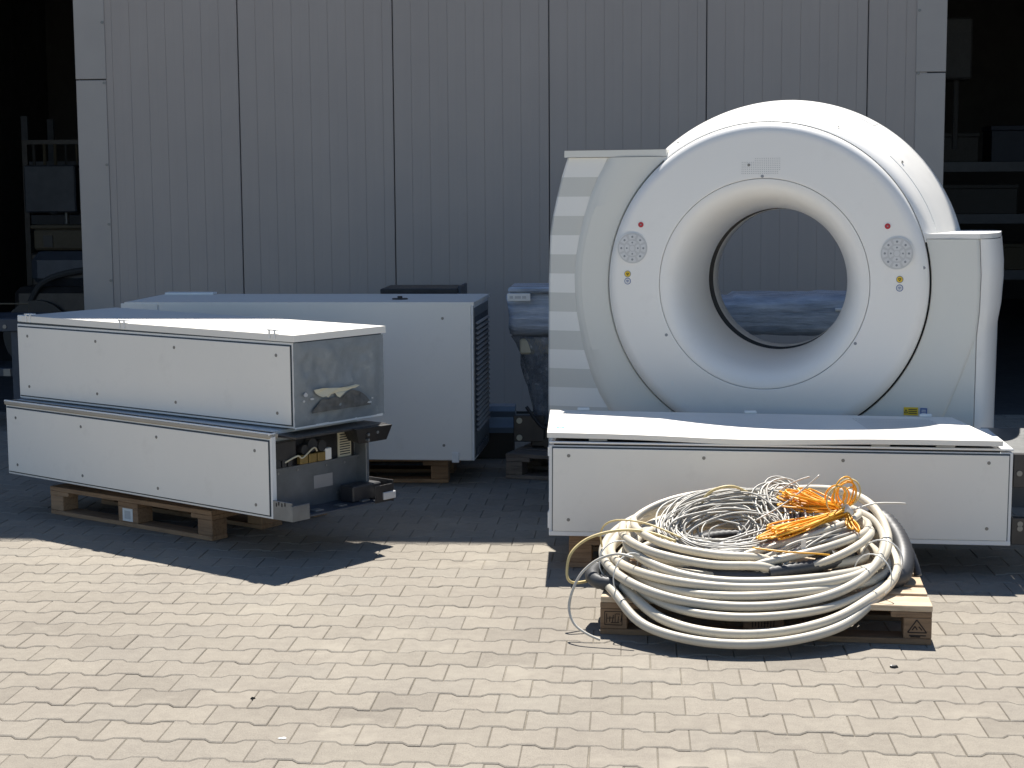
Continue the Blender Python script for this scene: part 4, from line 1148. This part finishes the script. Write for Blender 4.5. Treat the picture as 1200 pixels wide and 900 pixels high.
# ------------------------------------------------------------------ small litter on the paving
def scrap(label, loc, r, mat, nm, cat, flatn=.4, seed=1):
    rr = random.Random(seed); b = MB(); n = 9; vs = []
    for lev, k in ((0, 1.0), (1, .8)):
        for i in range(n):
            a = 2 * pi * i / n; q = r * k * rr.uniform(.6, 1.2)
            vs.append((q * cos(a), q * sin(a) * .6, lev * r * flatn * rr.uniform(.6, 1.2)))
    b.add(vs, [tuple(range(n))[::-1], tuple(range(n, 2 * n))] + [(i, (i + 1) % n, n + (i + 1) % n, n + i) for i in range(n)])
    return tag(b.build(nm, mat, loc=loc), label, cat)
scrap('small white paper scrap on the sunlit paving near the bottom left', (-1.055, 4.755, .0005), .014, M['white'], 'paper_scrap', 'litter', .15, 3)
scrap('tiny dark pebble on the sunlit paving right of the light pallet', (1.62, 6.24, .0005), .012, M['black'], 'pebble', 'pebble', .7, 4)
scrap('tiny dark pebble on the sunlit paving at the lower left', (-1.235, 5.135, .0005), .009, M['black'], 'pebble', 'pebble', .7, 5)
scrap('dark leaf scrap at the shadow edge below the cable coil', (.895, 5.60, .0005), .016, M['black'], 'leaf_scrap', 'litter', .5, 6)

# ------------------------------------------------------------------ light and sky
sun_d = Vector((.010, -.526, -1.0)).normalized()
el = math.asin(-sun_d.z)
L = bpy.data.lights.new('sun', 'SUN'); L.energy = 4.6; L.angle = radians(.53); L.color = (1.0, .955, .88)
lo = bpy.data.objects.new('sun', L); COL.objects.link(lo)
lo.rotation_euler = sun_d.to_track_quat('-Z', 'Y').to_euler(); lo.location = (0, 20, 30)
w = bpy.data.worlds.new('World'); scene.world = w; w.use_nodes = True
nt = w.node_tree; bg = nt.nodes['Background']
sky = nt.nodes.new('ShaderNodeTexSky'); sky.sky_type = 'NISHITA'; sky.sun_disc = False
sky.sun_elevation = el; sky.sun_rotation = math.atan2(-sun_d.x, -sun_d.y)
sky.altitude = 300; sky.air_density = 1.0; sky.dust_density = 0.0; sky.ozone_density = 3.0
nt.links.new(sky.outputs[0], bg.inputs['Color']); bg.inputs['Strength'].default_value = 0.062

# ------------------------------------------------------------------ camera
cam = bpy.data.cameras.new('camera'); co = bpy.data.objects.new('camera', cam); COL.objects.link(co)
p, yw_, rl = radians(6.63), radians(-4.25), radians(-.39)
f = Vector((sin(yw_) * cos(p), cos(yw_) * cos(p), -sin(p))); r = Vector((cos(yw_), -sin(yw_), 0)); u = r.cross(f)
r2 = r * cos(rl) + u * sin(rl); u2 = -r * sin(rl) + u * cos(rl)
mat = Matrix((r2, u2, -f)).transposed().to_4x4(); mat.translation = Vector((0, 0, 1.634))
co.matrix_world = mat
cam.sensor_width = 36; cam.lens = 1929 / 1200 * 36; cam.clip_start = .05; cam.clip_end = 1000
scene.camera = co
scene.view_settings.view_transform = 'Standard'; scene.view_settings.look = 'None'
scene.view_settings.exposure = 0.96; scene.view_settings.gamma = 1.0
scene.render.engine = 'CYCLES'
scene.cycles.max_bounces = 8; scene.cycles.diffuse_bounces = 5; scene.cycles.transparent_max_bounces = 12
scene.cycles.use_denoising = True
